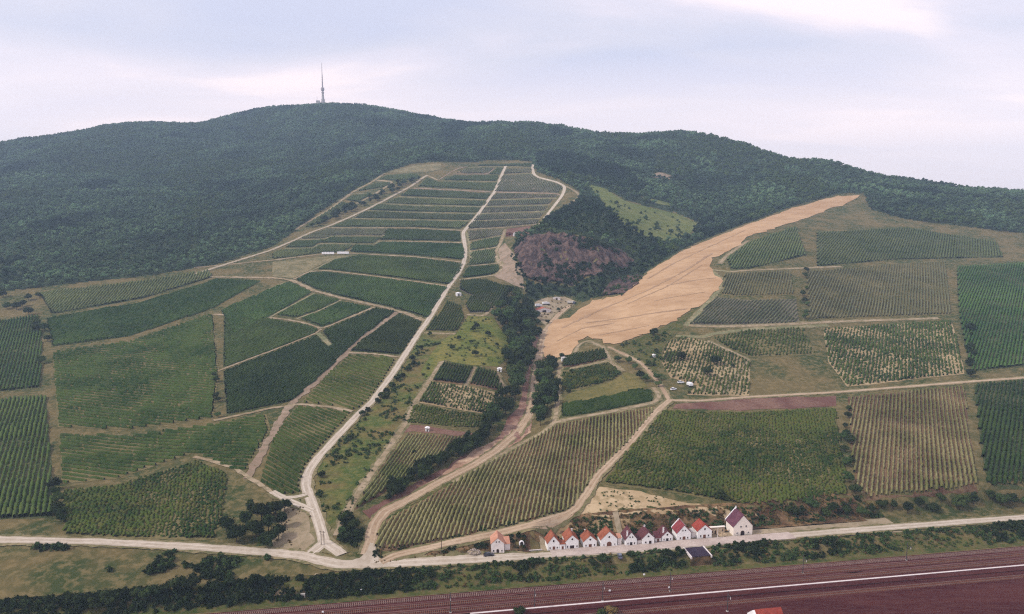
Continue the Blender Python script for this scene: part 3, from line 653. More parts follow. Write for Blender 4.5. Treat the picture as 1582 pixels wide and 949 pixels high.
# headland paths between the big parcels
HEAD = [
 ([(639,291),(703,294),(762,297),(861,299.5),(868,303)], 6.0, 'bare_pink', 'broad pinkish headland path crossing the upper vineyards'),
 ([(616,304.5),(640,305.5),(754,309.5),(861,306.5)], 3.4, 'grassy_path', 'second headland path below the broad pinkish one'),
 ([(589,315),(640,317.5),(750,320),(849,317)], 3.4, 'grassy_path', 'third headland path below the broad pinkish one'),
 ([(568,326),(640,328.5),(737,330.5),(842,327)], 3.4, 'grassy_path', 'fourth headland path below the broad pinkish one'),
 ([(544,338),(640,340),(726,342),(836,338)], 3.4, 'grassy_path', 'fifth headland path below the broad pinkish one'),
 ([(506,352.5),(640,352.7),(712,356.5),(722,355),(779,352),(832,346.5)], 4.0, 'beige_path', 'headland path meeting the bend of the white road'),
 ([(458,371),(500,370),(511,365.5),(538,365.3),(593,365.5),(598,360)], 2.8, 'grassy_path', 'stepped headland path in the left vineyards'),
 ([(584,373),(640,373.5),(713,375.5)], 4.2, 'beige_path', 'short beige headland path left of the white road'),
 ([(439,384.5),(483,383.5),(493,377),(521,377),(580,378),(584,373)], 2.8, 'grassy_path', 'lower stepped headland path in the left vineyards'),
 ([(300,414),(420,402.5),(460,397.5),(498,392.8),(538,391.5),(568,393),(640,397),(716,405.5)], 4.4, 'beige_path', 'headland path passing the white panels'),
 ([(454,431.5),(477,420),(506,418.5),(546,423),(640,435),(691,442.5)], 3.4, 'beige_path', 'headland path between the two large dark parcels'),
 ([(477,420),(488,416),(515,401),(553,394)], 2.6, 'grassy_path', 'faint path climbing to the white panels'),
 ([(300,428),(420,429.5),(449.5,433),(468,441),(485,450),(525,460),(568,469.5),(605,478),(631,485.5),(657,496)], 5.6, 'beige_path', 'wide beige lane crossing the hill to the white road'),
 ([(360,476),(420,445),(442,436)], 2.6, 'grassy_path', 'thin path leaving the wide lane to the left edge'),
 ([(360,522),(420,488.5),(485,454)], 2.8, 'grassy_path', 'thin diagonal path below the wide beige lane'),
 ([(527.5,464),(494,480),(458,493)], 2.2, 'grassy_path', 'second thin diagonal path below the wide lane'),
 ([(330,486),(420,491.5),(454,496),(477,501),(496,508.5),(520,499),(578,475)], 3.2, 'beige_path', 'curved path through the parcels left of the white road'),
 ([(330,576),(420,542),(487,516),(496,509)], 2.6, 'beige_path', 'diagonal path from the junction to the left edge'),
 ([(491,515),(511,534)], 4.6, 'grassy_path', 'short broad stub path in the dark parcel'),
 ([(614,483),(585,504),(559,524),(538,543),(502,580),(479,599),(452,622),(433,650),(420,673),(380,740)], 5.6, 'bare_pink', 'broad fallow lane running down the left hillside'),
 ([(538,545),(575,547),(617,552)], 3.6, 'beige_path', 'ragged headland path above the striped green parcel'),
 ([(330,650),(420,631),(462,625),(511,629.5),(544,636.5)], 3.8, 'beige_path', 'headland path between the two striped parcels'),
 ([(300,706),(360,722),(421,762),(440,770)], 3.0, 'beige_path', 'tan headland path under the lower striped parcel'),
 ([(722,259),(766,257.5),(821,259)], 3.6, 'grassy_path', 'topmost headland path under the hill wood'),
 ([(699,269.5),(754,269.5),(763,261)], 3.2, 'bare_pink', 'upper pinkish path around the brown plots'),
 ([(677,279),(690,270),(704,262),(722,258)], 3.2, 'bare_pink', 'pinkish path climbing to the top plots'),
 ([(680,280),(768,281.5),(800,281),(856,282)], 2.8, 'grassy_path', 'upper headland path crossing the white road'),
 ([(775,270),(823,268)], 2.6, 'grassy_path', 'small headland path right of the top of the white road'),
 ([(723,374.5),(776,364.5)], 3.4, 'beige_path', 'first cross path between the small parcels'),
 ([(726,389),(768,382)], 3.0, 'beige_path', 'second cross path between the small parcels'),
 ([(720,412),(770,407)], 3.0, 'beige_path', 'third cross path between the small parcels'),
]
for pl, w in [([(905,500),(964,492),(1020,483),(1062,478)], 1.8), ([(868,508),(930,478),(1000,450),(1060,418),(1100,392)], 2.4), ([(925,519),(960,512),(1003,504)], 1.4), ([(1000,432),(1040,408),(1100,380),(1150,357)], 2.0), ([(1030,442),(1070,434),(1106,430)], 1.4), ([(860,528),(900,508),(950,500)], 1.4), ([(1010,466),(1050,458),(1090,452)], 1.2), ([(970,470),(1030,444),(1085,410)], 1.2)]:
    path('machine_track', pl, w, 'orange_dark', 0.52, 'faint machine track across the bare orange slope', wjit=0.8)
for q, (pl, w, m, l) in enumerate(HEAD):
    path('headland_path', pl, w * 0.78, m, 0.24 + 0.004 * (q % 8), l, wjit=0.45)
# ------------------------------------------------------------------ vineyards: each parcel one mass of vine rows over its soil
def vine_rows(G, d, spacing, step, h, w, gap, wob=0.12, hv=0.22):
    d = np.array(d, float); d /= np.linalg.norm(d); nrm = np.array([-d[1], d[0]])
    U = G @ d; Vv = G @ nrm
    VS, FS, base = [], [], 0
    for v in np.arange(Vv.min() + spacing * 0.5, Vv.max(), spacing):
        a = Vv; b = np.roll(Vv, -1)
        cr = (a > v) != (b > v)
        if not cr.any():
            continue
        ua = U[cr]; ub = np.roll(U, -1)[cr]
        t = (v - a[cr]) / (b[cr] - a[cr])
        xs = np.sort(ua + (ub - ua) * t)
        for x0, x1 in zip(xs[::2], xs[1::2]):
            x0 += 0.8 + rng.random() * 1.2; x1 -= 0.8 + rng.random() * 1.2
            n = int((x1 - x0) / step) + 1
            if n < 3:
                continue
            u = np.linspace(x0, x1, n) + rng.normal(0, step * 0.12, n)
            vv = v + rng.normal(0, wob, n)
            P = u[:, None] * d + vv[:, None] * nrm
            z = H(P[:, 0], P[:, 1])
            vig = 0.75 + 0.6 * (fbm(P[:, 0] / 18.0, P[:, 1] / 18.0, 3) + 0.35)
            hh = h * np.clip(vig, 0.5, 1.3) * rng.uniform(1 - hv, 1 + hv, n); ww = w * np.clip(vig, 0.55, 1.3) * rng.uniform(1 - hv * 1.6, 1 + hv * 1.6, n)
            miss = rng.random(n) < gap * np.clip(1.6 - vig, 0.3, 1.8)
            hh = np.where(miss, 0.12, hh); ww = np.where(miss, 0.10, ww)
            A = np.empty((n, 4, 3))
            for k, (fw, fh) in enumerate(((-1, 0.12), (-0.62, 1.0), (0.58, 0.94), (1, 0.12))):
                A[:, k, :2] = P + nrm * (ww * fw)[:, None]
                A[:, k, 2] = z + hh * fh
            ii = base + np.arange(n * 4).reshape(n, 4)
            for k in range(3):
                f = np.stack([ii[:-1, k], ii[:-1, k + 1], ii[1:, k + 1], ii[1:, k]], 1)
                FS.append(f[~(miss[:-1] & miss[1:])])
            VS.append(A.reshape(-1, 3)); base += n * 4
    if not VS:
        return None
    return mesh_np('vine_rows', np.concatenate(VS), np.concatenate(FS))
ROWKINDS = {   # vine material, soil material, row spacing, section length, height, half width, gaps
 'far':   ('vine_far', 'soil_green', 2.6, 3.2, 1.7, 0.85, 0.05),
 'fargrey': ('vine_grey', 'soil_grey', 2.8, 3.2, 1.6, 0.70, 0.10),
 'deep':  ('vine_deep', 'soil_green', 2.1, 1.8, 1.6, 0.72, 0.04),
 'dark':  ('vine_dark', 'soil_green', 2.0, 1.3, 1.7, 0.78, 0.04),
 'stripe': ('vine_mid', 'soil_olive', 2.7, 1.1, 1.6, 0.55, 0.05),
 'stripebrown': ('vine_mid', 'soil_olive', 2.4, 1.0, 1.4, 0.55, 0.06),
 'pale':  ('vine_pale', 'soil_brown', 1.85, 0.85, 1.2, 0.44, 0.05),
 'straw': ('vine_mid', 'soil_straw', 1.9, 0.9, 1.5, 0.48, 0.55),
 'greystripe': ('vine_grey', 'soil_grey', 2.3, 1.4, 1.5, 0.42, 0.08),
 'strawstripe': ('vine_mid', 'soil_straw', 2.2, 1.2, 1.5, 0.50, 0.10),
 'wild':  ('vine_wild', 'soil_olive', 1.6, 0.9, 1.0, 0.72, 0.14),
}
def vineyard(label, kind, poly, rowdir, soil=None, spacing=None, gap=None):
    """rowdir: two picture spots along a row"""
    vm, sm, sp, st, h, w, gp = ROWKINDS[kind]
    if spacing:
        w *= max(1.0, spacing / sp) ** 0.8
        sp = spacing
    gp = gap if gap is not None else gp
    G = ground_poly(poly)
    p = unproj(rowdir)
    me = vine_rows(G, (p[1] - p[0])[:2], sp, st, h, w, gp, 0.45 if kind == 'wild' else (0.35 if kind == 'straw' else 0.12), 0.10 if kind in ('pale', 'stripebrown', 'greystripe') else (0.15 if kind == 'wild' else 0.22))
    sh = sheet_mesh('soil', G, 0.09, None, 0.3)
    if me is None:
        return
    o = link('vineyard', me, vm)
    tag(o, label, 'vineyard', 'vineyard parcels on the hillside', 'stuff')
    link('soil', sh, soil or sm, o)
    return o
UPH = [(700,340),(742,290)]         # up the hill
VY = [
 ('narrow vine strip just under the broad pinkish headland path', 'far', [(640,293),(703,296),(758,299.5),(751,308),(640,304),(619,303),(632,293)], UPH),
 ('vine strip between the second and third upper headland paths', 'far', [(616,305.5),(640,307),(752,311),(748,318.5),(640,316),(590,314)], UPH),
 ('vine strip between the third and fourth upper headland paths', 'far', [(586,316.5),(640,319),(746,321.5),(736,329),(640,327),(569,325)], UPH),
 ('vine strip between the fourth and fifth upper headland paths', 'far', [(565,327.5),(640,330),(734,332),(725,340.5),(640,338.5),(547,337)], UPH),
 ('long vine strip ending left of the white road bend', 'far', [(541,339.5),(640,341.5),(723,343.5),(711,354),(640,351),(510,351)], UPH),
 ('dark parcel touching the white road just below its bend', 'deep', [(598,354),(640,354.5),(710,358),(712,373),(640,371.5),(585,371),(594,365)], [(620,371),(640,354)]),
 ('greyish narrow parcel under the crest road', 'fargrey', [(503,354),(596,354.5),(592,364),(538,363.8),(511,364),(500,368.5),(462,369.5)], [(520,363),(540,354)]),
 ('small stepped parcel between two stepped headland paths', 'far', [(455,372.5),(502,371.5),(512,367),(590,367),(582,371.5),(578,376.5),(521,375.5),(492,375.5),(482,382),(441,383)], [(520,375),(540,366)]),
 ('parcel just above the white panels', 'far', [(437,386),(484,385),(494,379),(521,379),(545,379),(530,390),(498,391),(460,396),(421,400.5),(421,391)], [(470,395),(490,380)]),
 ('wide dark parcel right of the white panels', 'deep', [(548,379),(580,380),(586,374.5),(640,375.5),(713,377),(718,390),(716,402),(640,394.8),(568,390.8),(540,389.8)], [(600,392),(625,375)]),
 ('large bright-centred parcel below the white panels path', 'deep', [(556,395),(640,399),(715,407.5),(710,420),(693,440),(640,433),(546,421.5),(506,417),(490,417),(518,402)], [(600,428),(640,398)]),
 ('large green parcel above the wide beige lane', 'deep', [(478,422),(506,420.5),(546,425),(640,437),(690,444.5),(660,492),(631,483),(605,476),(567,467.5),(525,458),(487,447),(458,433.5)], [(560,466),(600,432)]),
 ('green parcel at the left edge of the photo under the wide lane', 'deep', [(340,480),(421,446),(442,437.5),(449,436),(482,451.5),(421,486),(360,518)], [(421,486),(482,451)]),
 ('narrow green parcel between two thin diagonal paths', 'deep', [(427,488),(486,456),(524,463),(493,479),(457,491)], [(427,488),(486,456)]),
 ('green parcel left of the path junction', 'deep', [(463,493.5),(495,482),(528,467),(575,474.5),(497,506),(478,499)], [(463,493),(528,467)]),
 ('small parcel left of the short stub path', 'deep', [(345,490),(421,494),(453,498.5),(477,503.5),(492,509.5),(486,514.5),(421,540),(345,568)], [(421,540),(486,514)]),
 ('very dark large parcel beside the broad fallow lane', 'dark', [(421,545),(488,518.5),(508,536),(513,533),(498,513),(580,477),(610,481),(557,523),(536,543),(478,597),(450,620),(421,627),(350,642),(345,574)], [(440,590),(540,510)]),
 ('dark triangular parcel in the corner of wide lane and white road', 'dark', [(617,485),(652,498),(619,549),(541,543),(560,526)], [(560,526),(610,490)]),
 ('striped green parcel left of the white road below the triangular one', 'stripe', [(539,548),(614,554),(588,596),(560,630),(548,634),(511,627),(466,623),(502,583)], [(475,611),(521,630)], None, 3.9),
 ('lower striped brown-green parcel inside the white road curve', 'stripebrown', [(460,628),(510,632),(543,638.5),(515,672),(488,703),(470,728),(465,748),(466,764),(440,766),(421,758),(400,744),(421,680),(440,650)], [(420,708),(468,737)], None, 3.0),
 # right of the white road
 ('short vine strip right of the white road, first below pinkish path', 'fargrey', [(766,299),(860,301.5),(863,303),(858,305),(757,308)], UPH),
 ('short vine strip right of the white road, second below pinkish path', 'fargrey', [(755,310.5),(856,307.5),(847,316),(752,318.5)], UPH),
 ('short vine strip right of the white road, third below pinkish path', 'fargrey', [(749,321),(846,318.5),(841,326),(740,329.5)], UPH),
 ('short vine strip right of the white road, fourth below pinkish path', 'fargrey', [(738,332),(840,328.5),(834,337),(729,341)], UPH),
 ('short vine strip right of the white road, just above its bend', 'fargrey', [(727,343),(833,339.5),(829,345.5),(779,350.5),(723,353.5)], UPH),
 ('dark green strip just above the broad pinkish path', 'far', [(678,281.5),(768,283),(762,295),(703,291.5),(645,288.5),(660,275)], UPH),
 ('dark green strip one above the broad pinkish path strip', 'far', [(702,271),(753,271.5),(770,271.5),(768,280),(683,278.5)], UPH),
 ('small brown plot near the top left of the white road end', 'fargrey', [(724,261),(763,259.5),(752,268.5),(703,268)], UPH, 'bare_pink'),
 ('tiny dark plot touching the upper end of the white road', 'far', [(769,259.5),(778,259.5),(772,270),(756,269.5)], UPH),
 ('small grey plot right of the upper end of the white road', 'fargrey', [(783,261),(821,260.5),(822,267),(777,269)], UPH),
 ('grey parcel inside the upper bend of the east road', 'fargrey', [(776,271),(824,270),(830,276),(860,284),(869,290),(862,297.5),(765,296)], UPH),
 ('topmost light green strip under the hill wood', 'far', [(742,254),(822,253),(821,258),(766,256.5),(735,257.5)], UPH),
 ('first small parcel right of the white road bend', 'fargrey', [(723,357),(778,355),(775,363),(725,372)], [(740,371),(752,356)]),
 ('second small parcel right of the white road bend', 'far', [(726,375.5),(774,366),(767,381),(727,387)], [(735,387),(748,371)]),
 ('third small parcel right of the white road bend', 'far', [(728,390.5),(764,384.5),(766,406),(724,410.5)], [(735,409),(750,388)]),
 ('fourth small parcel right of the white road bend', 'deep', [(722,413.5),(770,409),(772,419),(758,425),(714,430)], [(730,428),(745,411)]),
 ('dark blue-green plot by the gully wood and white cabin', 'dark', [(712,434),(750,432.5),(786,444),(774,464),(754,483),(726,484),(718,470),(729,457),(710,448)], [(735,483),(760,440)], 'soil_grey'),
 ('small striped plot between white road and white cabin', 'strawstripe', [(692,466),(712,472),(717,492),(703,513.5),(659,511.5),(672,492)], [(676,511),(702,468)], 'soil_olive'),
 # strips at the forest edge on the left
 ('small parcel at the top of the strips along the forest edge', 'far', [(598,271),(640,269),(652,273),(646,277),(610,280),(584,278)], [(610,280),(622,269)]),
 ('second parcel down the strips along the forest edge', 'far', [(574,285),(600,282.5),(604,283.5),(592,290),(552,296)], [(575,293),(590,284)]),
 ('third parcel down the strips along the forest edge', 'far', [(546,301),(574,300.5),(552,312.5),(532,309)], [(545,311),(560,300)]),
 ('lowest tapering parcel of the strips along the forest edge', 'far', [(528,312),(547,316.5),(538,322),(500,344),(466,354),(490,337)], [(500,343),(520,318)]),
 # middle plots
 ('dark plot at the upper corner between two pale footpaths', 'dark', [(684,560),(731,568),(718,595),(668,589)], [(690,590),(705,563)], 'soil_brown'),
 ('dark plot left of the small white shed by the gully', 'dark', [(736,568),(766,575),(772,590),(782,606),(723,594)], [(740,597),(752,571)], 'soil_brown'),
 ('straw-mottled plot of scattered vines in the middle', 'straw', [(667,591),(719,597),(782,609),(755,641),(700,632),(646,622)], [(700,630),(715,597)]),
 ('ragged green plot above the ploughed strip', 'wild', [(643,625),(700,634),(752,643),(746,663),(690,660),(629,655)], [(680,659),(690,633)]),
 ('narrow-striped plot with dark hedge along its lower side', 'pale', [(628,669),(718,674),(700,698),(640,734),(609,751),(546,790),(575,742)], [(600,735),(645,670)], None, 1.7),
 ('large pale striped vine field above the cellar houses', 'pale', [(578,853),(583,815),(609,797),(670,764),(697,748),(745,719),(809,685),(860,656),(946,639),(1014,629),(1008,641),(970,686),(920,735),(886,786),(870,796),(840,803),(760,823),(640,848)], [(700,836),(716,790)]),
 # right side
 ('dark plot under the edge of the bare orange slope', 'dark', [(891,547),(933,539),(940,555),(884,567),(868,568),(869,555)], [(880,566),(900,546)], 'soil_brown'),
 ('bushy green plot above the yellow grass strip', 'wild', [(867,577),(940,560),(960,575),(943,589),(880,604),(867,606)], [(880,602),(905,572)]),
 ('blackish hedge-like plot above the large vine field', 'dark', [(866,627),(880,625),(946,612),(986,602),(1007,603),(1011,619),(946,632),(880,644),(865,645)], [(870,640),(1000,610)], None, 1.6),
 ('straw-coloured plot of scattered vines with three round trees', 'straw', [(1031,528),(1059,521),(1092,528),(1124,543),(1158,558),(1158,612),(1061,611),(1078,596),(1036,584),(1022,560)], [(1080,600),(1092,560)], None, 2.2),
 ('green mottled plot right of the straw plot path', 'straw', [(1098,522),(1156,511),(1240,506),(1260,548),(1160,552),(1128,540)], [(1160,545),(1168,515)], 'soil_olive', 2.2),
 ('grey striped vineyard below the upper right plot', 'greystripe', [(1063,502),(1107,459),(1158,464),(1230,462),(1235,499),(1158,502)], [(1090,500),(1130,462)], None, 2.4),
 ('upper right striped plot beside the bare orange slope', 'greystripe', [(1120,423),(1157,421),(1220,418),(1226,455),(1158,458),(1139,458),(1115,455)], [(1130,455),(1143,423)], 'soil_olive'),
 ('small green plot at the top of the right vineyards', 'far', [(1122,400),(1158,374),(1230,350),(1245,395),(1158,416),(1130,417)], [(1140,415),(1158,385)]),
 ('broad ragged green field above the tan stubble', 'wild', [(1026,635),(1158,637),(1290,631),(1300,700),(1310,770),(1230,782),(1154,784),(1057,764),(932,748),(975,690)], [(1040,740),(1060,660)]),
]
# parcels past the photograph's sides
VY += [
 ('dark parcel beyond the left edge just under the wood', 'far', [(60,452),(210,436),(320,418),(330,428),(220,462),(80,486)], [(180,465),(200,440)]),
 ('green parcel beyond the left edge below the wood parcel', 'deep', [(70,492),(220,468),(336,432),(404,434),(330,476),(200,520),(80,536)], [(200,520),(330,474)]),
 ('green parcel in the far left corner of the hillside', 'deep', [(-40,500),(60,488),(66,540),(60,600),(-40,610)], [(0,600),(30,500)]),
 ('striped parcel beyond the left edge beside the dark one', 'stripe', [(80,545),(200,528),(330,484),(338,575),(330,646),(200,664),(90,660)], [(100,590),(200,600)], None, 3.9),
 ('striped brown parcel above the lower left grove', 'stripebrown', [(90,672),(200,674),(325,656),(410,640),(418,665),(378,735),(300,700),(180,740),(95,748)], [(120,700),(230,712)], None, 3.8),
 ('green parcel at the far lower left', 'deep', [(-60,620),(70,612),(78,700),(80,800),(-60,806)], [(0,790),(40,640)]),
 ('wild green parcel above the road on the far left', 'wild', [(95,757),(180,750),(300,712),(350,730),(345,790),(330,835),(200,832),(100,828)], [(200,820),(215,760)]),
 ('striped parcel right of the grey striped vineyard', 'greystripe', [(1245,420),(1380,408),(1460,404),(1470,486),(1300,492),(1250,494)], [(1290,480),(1310,425)], 'soil_olive'),
 ('green parcel under the wood on the far right', 'far', [(1262,360),(1400,352),(1540,374),(1550,398),(1380,402),(1262,412)], [(1350,400),(1370,362)]),
 ('green parcel at the far right edge of the hillside', 'deep', [(1478,412),(1640,404),(1640,560),(1500,575),(1482,490)], [(1520,560),(1560,420)]),
 ('straw plot beyond the right edge', 'straw', [(1272,508),(1470,496),(1490,578),(1310,598),(1280,560)], [(1340,590),(1350,520)], None, 2.2),
 ('pale striped field beyond the right edge', 'pale', [(1310,614),(1490,596),(1500,690),(1510,760),(1325,775),(1315,700)], [(1360,760),(1370,640)], None, 2.0),
 ('dark field at the far lower right', 'dark', [(1505,594),(1660,580),(1660,750),(1526,758),(1515,690)], [(1540,750),(1560,620)]),
]
for v in VY:
    vineyard(*v)
# ------------------------------------------------------------------ foliage
def ico(sub):
    bm = bmesh.new(); bmesh.ops.create_icosphere(bm, subdivisions=sub, radius=1.0)
    V = np.array([v.co[:] for v in bm.verts]); Ff = np.array([[v.index for v in f.verts] for f in bm.faces]); bm.free()
    return V, Ff
ICO1, ICO2 = ico(1), ico(2)
def crown_mesh(name, seed, rx, rz, zc, lobes, leaves, leaf, core=ICO1, lift=0.35):
    """a crown of uneven lobes: leaf sprays set round small rough cores, gaps between the lobes"""
    r = np.random.default_rng(seed)
    VS, FS, b = [], [], 0
    for k in range(lobes):
        th = k * 2.399963 + r.uniform(-.4, .4); q = math.sqrt((k + 0.35) / lobes)
        zz = r.uniform(-1, 1) * math.sqrt(max(0.05, 1 - q * q)) * 0.75 + (0.25 if q < 0.5 else 0)
        c = np.array([math.cos(th) * q * rx * 0.72, math.sin(th) * q * rx * 0.72, zc + zz * rz * 0.75])
        lr = rx * r.uniform(0.36, 0.58) * (1.12 - 0.35 * q)
        cv = core[0] * (lr * 0.80) * (1 + r.uniform(-.26, .26, (len(core[0]), 1)))
        cv[:, 2] *= 0.85
        VS.append(cv + c); FS.append(np.concatenate([core[1], core[1][:, 2:3]], 1) + b); b += len(cv)
        n = leaves
        dv = r.normal(0, 1, (n, 3)); dv[:, 2] += lift; dv /= np.linalg.norm(dv, axis=1)[:, None]
        p = c + dv * (lr * r.uniform(0.70, 1.22, (n, 1))) * np.array([1, 1, 0.88])
        t = np.cross(dv, r.normal(0, 1, (n, 3))); t /= np.linalg.norm(t, axis=1)[:, None] + 1e-9
        s_ = np.cross(dv + r.normal(0, .55, (n, 3)), t); s_ /= np.linalg.norm(s_, axis=1)[:, None] + 1e-9
        sz = leaf * r.uniform(0.6, 1.4, (n, 1))
        Q = np.stack([p - t * sz, p - s_ * sz * .6, p + t * sz, p + s_ * sz * .6], 1).reshape(-1, 3)
        VS.append(Q); FS.append(np.arange(n * 4).reshape(n, 4) + b); b += n * 4
    V = np.concatenate(VS); F4 = np.concatenate(FS)
    me = bpy.data.meshes.new(name)
    faces = [tuple(dict.fromkeys(f)) for f in F4.tolist()]
    me.from_pydata(V.tolist(), [], faces)
    return me
def trunk_mesh(name, seed, h, r0, limbs):
    r = np.random.default_rng(seed)
    bm = bmesh.new()
    def tube(p0, p1, ra, rb, n=6, seg=3, bend=0.0):
        p0 = Vector(p0); p1 = Vector(p1); ax = (p1 - p0).normalized(); s = ax.orthogonal().normalized(); t = ax.cross(s)
        off = s * bend
        rings = []
        for k in range(seg + 1):
            q = k / seg; c = p0.lerp(p1, q) + off * math.sin(q * math.pi); rad = ra + (rb - ra) * q
            rings.append([bm.verts.new(c + (s * math.cos(6.2832 * i / n) + t * math.sin(6.2832 * i / n)) * rad) for i in range(n)])
        for a, b_ in zip(rings, rings[1:]):
            for i in range(n):
                bm.faces.new((a[i], a[(i + 1) % n], b_[(i + 1) % n], b_[i]))
    tube((0, 0, -0.3), (r.uniform(-.2, .2), r.uniform(-.2, .2), h), r0, r0 * 0.45, 7, 4, 0.12)
    for k in range(limbs):
        a = k * 2.4 + r.uniform(0, .8); z0 = h * r.uniform(.45, .8)
        L = h * r.uniform(.4, .65)
        tube((0, 0, z0), (math.cos(a) * L, math.sin(a) * L, z0 + L * r.uniform(.5, .9)), r0 * .42, r0 * .14, 5, 2, 0.08)
    me = bpy.data.meshes.new(name); bm.to_mesh(me); bm.free()
    me.materials.append(MATS['bark'])
    return me
def gn_stuff(name, P, scale, rot, protos, mat_label, zs=None):
    """one mass of plants: points carry scale and turn, the plants are instanced on them"""
    me = bpy.data.meshes.new(name)
    me.vertices.add(len(P)); me.vertices.foreach_set('co', np.asarray(P, np.float32).ravel())
    for nm, typ, arr in (('psc', 'FLOAT', scale), ('prot', 'FLOAT', rot), ('pick', 'INT', rng.integers(0, len(protos), len(P)))):
        at = me.attributes.new(nm, typ, 'POINT'); at.data.foreach_set('value', np.asarray(arr, np.float32 if typ == 'FLOAT' else np.int32))
    o = bpy.data.objects.new(name, me); COL.objects.link(o)
    pc = bpy.data.collections.new(name + '_plants')
    for k, pm in enumerate(protos):
        po = bpy.data.objects.new('%s_plant_%d' % (name, k), pm); pc.objects.link(po)
    ng = bpy.data.node_groups.new(name + '_nodes', 'GeometryNodeTree')
    ng.interface.new_socket('Geometry', in_out='INPUT', socket_type='NodeSocketGeometry')
    ng.interface.new_socket('Geometry', in_out='OUTPUT', socket_type='NodeSocketGeometry')
    N, L = ng.nodes, ng.links
    gi, go = N.new('NodeGroupInput'), N.new('NodeGroupOutput')
    ip = N.new('GeometryNodeInstanceOnPoints'); ci = N.new('GeometryNodeCollectionInfo')
    ci.inputs['Collection'].default_value = pc; ci.inputs['Separate Children'].default_value = True; ci.inputs['Reset Children'].default_value = True
    def attr(nm, typ):
        a = N.new('GeometryNodeInputNamedAttribute'); a.data_type = typ; a.inputs['Name'].default_value = nm
        return a.outputs['Attribute']
    cx = N.new('ShaderNodeCombineXYZ'); L.new(attr('prot', 'FLOAT'), cx.inputs['Z'])
    L.new(gi.outputs[0], ip.inputs['Points']); L.new(ci.outputs[0], ip.inputs['Instance'])
    ip.inputs['Pick Instance'].default_value = True
    L.new(attr('pick', 'INT'), ip.inputs['Instance Index'])
    L.new(cx.outputs[0], ip.inputs['Rotation']); L.new(attr('psc', 'FLOAT'), ip.inputs['Scale'])
    L.new(ip.outputs[0], go.inputs[0])
    md = o.modifiers.new('plants', 'NODES'); md.node_group = ng
    tag(o, mat_label, kind='stuff')
    return o
def with_mat(me, m):
    me = me.copy(); me.materials.clear(); me.materials.append(MATS[m]); return me
far_shapes = [crown_mesh('far_crown', 40 + k, 4.4, 4.2 + 0.5 * (k % 3), 4.6 + 0.4 * (k % 2), 5, 22, 0.75) for k in range(5)]
bush_shapes = [crown_mesh('bush', 60 + k, 1.1, 0.9, 0.75, 4, 26, 0.24) for k in range(4)]
F_LIGHT = [with_mat(m, 'leaf_forest') for m in far_shapes]
F_DARK = [with_mat(m, 'leaf_forest_dark') for m in far_shapes]
F_PALE = [with_mat(m, 'leaf_mid') for m in far_shapes]

# wood on the mountain: thousands of crowns, one mass per kind of wood
sp_ = 7.4
gy = np.arange(640, 2420, sp_)
PX_, PY_ = [], []
for y0 in gy:
    hw = 0.82 * y0 + 30
    xs = np.arange(-hw, hw, sp_)
    PX_.append(xs + rng.uniform(-.48, .48, len(xs)) * sp_); PY_.append(np.full(len(xs), y0) + rng.uniform(-.48, .48, len(xs)) * sp_)
PX_ = np.concatenate(PX_); PY_ = np.concatenate(PY_); PZ_ = H(PX_, PY_)
qx, qy = project(PX_, PY_, PZ_)
ok = in_poly(qx, qy, FOREST) & ~in_poly(qx, qy, QUARRY) & (qx > -60) & (qx < 1645)
ok &= ~in_poly(qx, qy, [(938,440),(962,427),(986,424),(996,428),(985,441),(964,454),(945,458),(930,457)])
for c in CLEARINGS:
    ok &= ~in_poly(qx, qy, c)
ok &= ~(in_poly(qx, qy, [(900,283),(930,288),(975,308),(1030,318),(1092,342),(1080,362),(1035,374),(990,358),(950,335),(925,312)]) & (rng.random(len(qx)) < 0.55))
# the crest road and strips stay open
ok &= ~(in_poly(qx, qy, [(683,236),(700,233),(722,240),(716,247),(690,247)]) & (rng.random(len(qx)) < 0.5))
PX_, PY_, PZ_, qx, qy = (a[ok] for a in (PX_, PY_, PZ_, qx, qy))
DARKWOOD = [(826,240),(880,238),(960,262),(1000,290),(985,300),(930,285),(900,280),(870,278),(830,262)]
DARKDOME = [(836,350),(880,318),(905,306),(930,312),(975,342),(1010,370),(1030,398),(1000,420),(960,452),(910,464),(870,457),(815,462),(800,410),(830,360),(905,368),(975,400),(1000,380)]
nd = fbm(PX_ / 120.0, PY_ / 160.0, 3)
dark = (in_poly(qx, qy, DARKWOOD) & (nd > -0.25)) | in_poly(qx, qy, DARKDOME) & (nd > -0.5) | (nd > 0.34)
pale = ~dark & (nd < -0.26) | (in_poly(qx, qy, [(440,238),(500,232),(560,250),(520,275),(450,275)]) & (rng.random(len(qx)) < 0.5))
sc_ = rng.uniform(0.58, 1.36, len(PX_)) * (0.92 + 0.25 * fbm(PX_ / 70.0, PY_ / 70.0 + 30, 2)) * np.where(PY_ < 900, 0.80, 1.0)
P_ = np.stack([PX_, PY_, PZ_ - 0.4], 1); rt_ = rng.uniform(0, 6.28, len(PX_))
lite = ~dark & ~pale
gn_stuff('forest', P_[lite], sc_[lite], rt_[lite], F_LIGHT, 'blue-green broadleaf wood covering the mountain')
gn_stuff('forest', P_[dark], sc_[dark], rt_[dark], F_DARK, 'dark wood on the dome and slopes around the quarry')
gn_stuff('forest', P_[pale], sc_[pale], rt_[pale], F_PALE, 'paler green patches in the mountain wood')

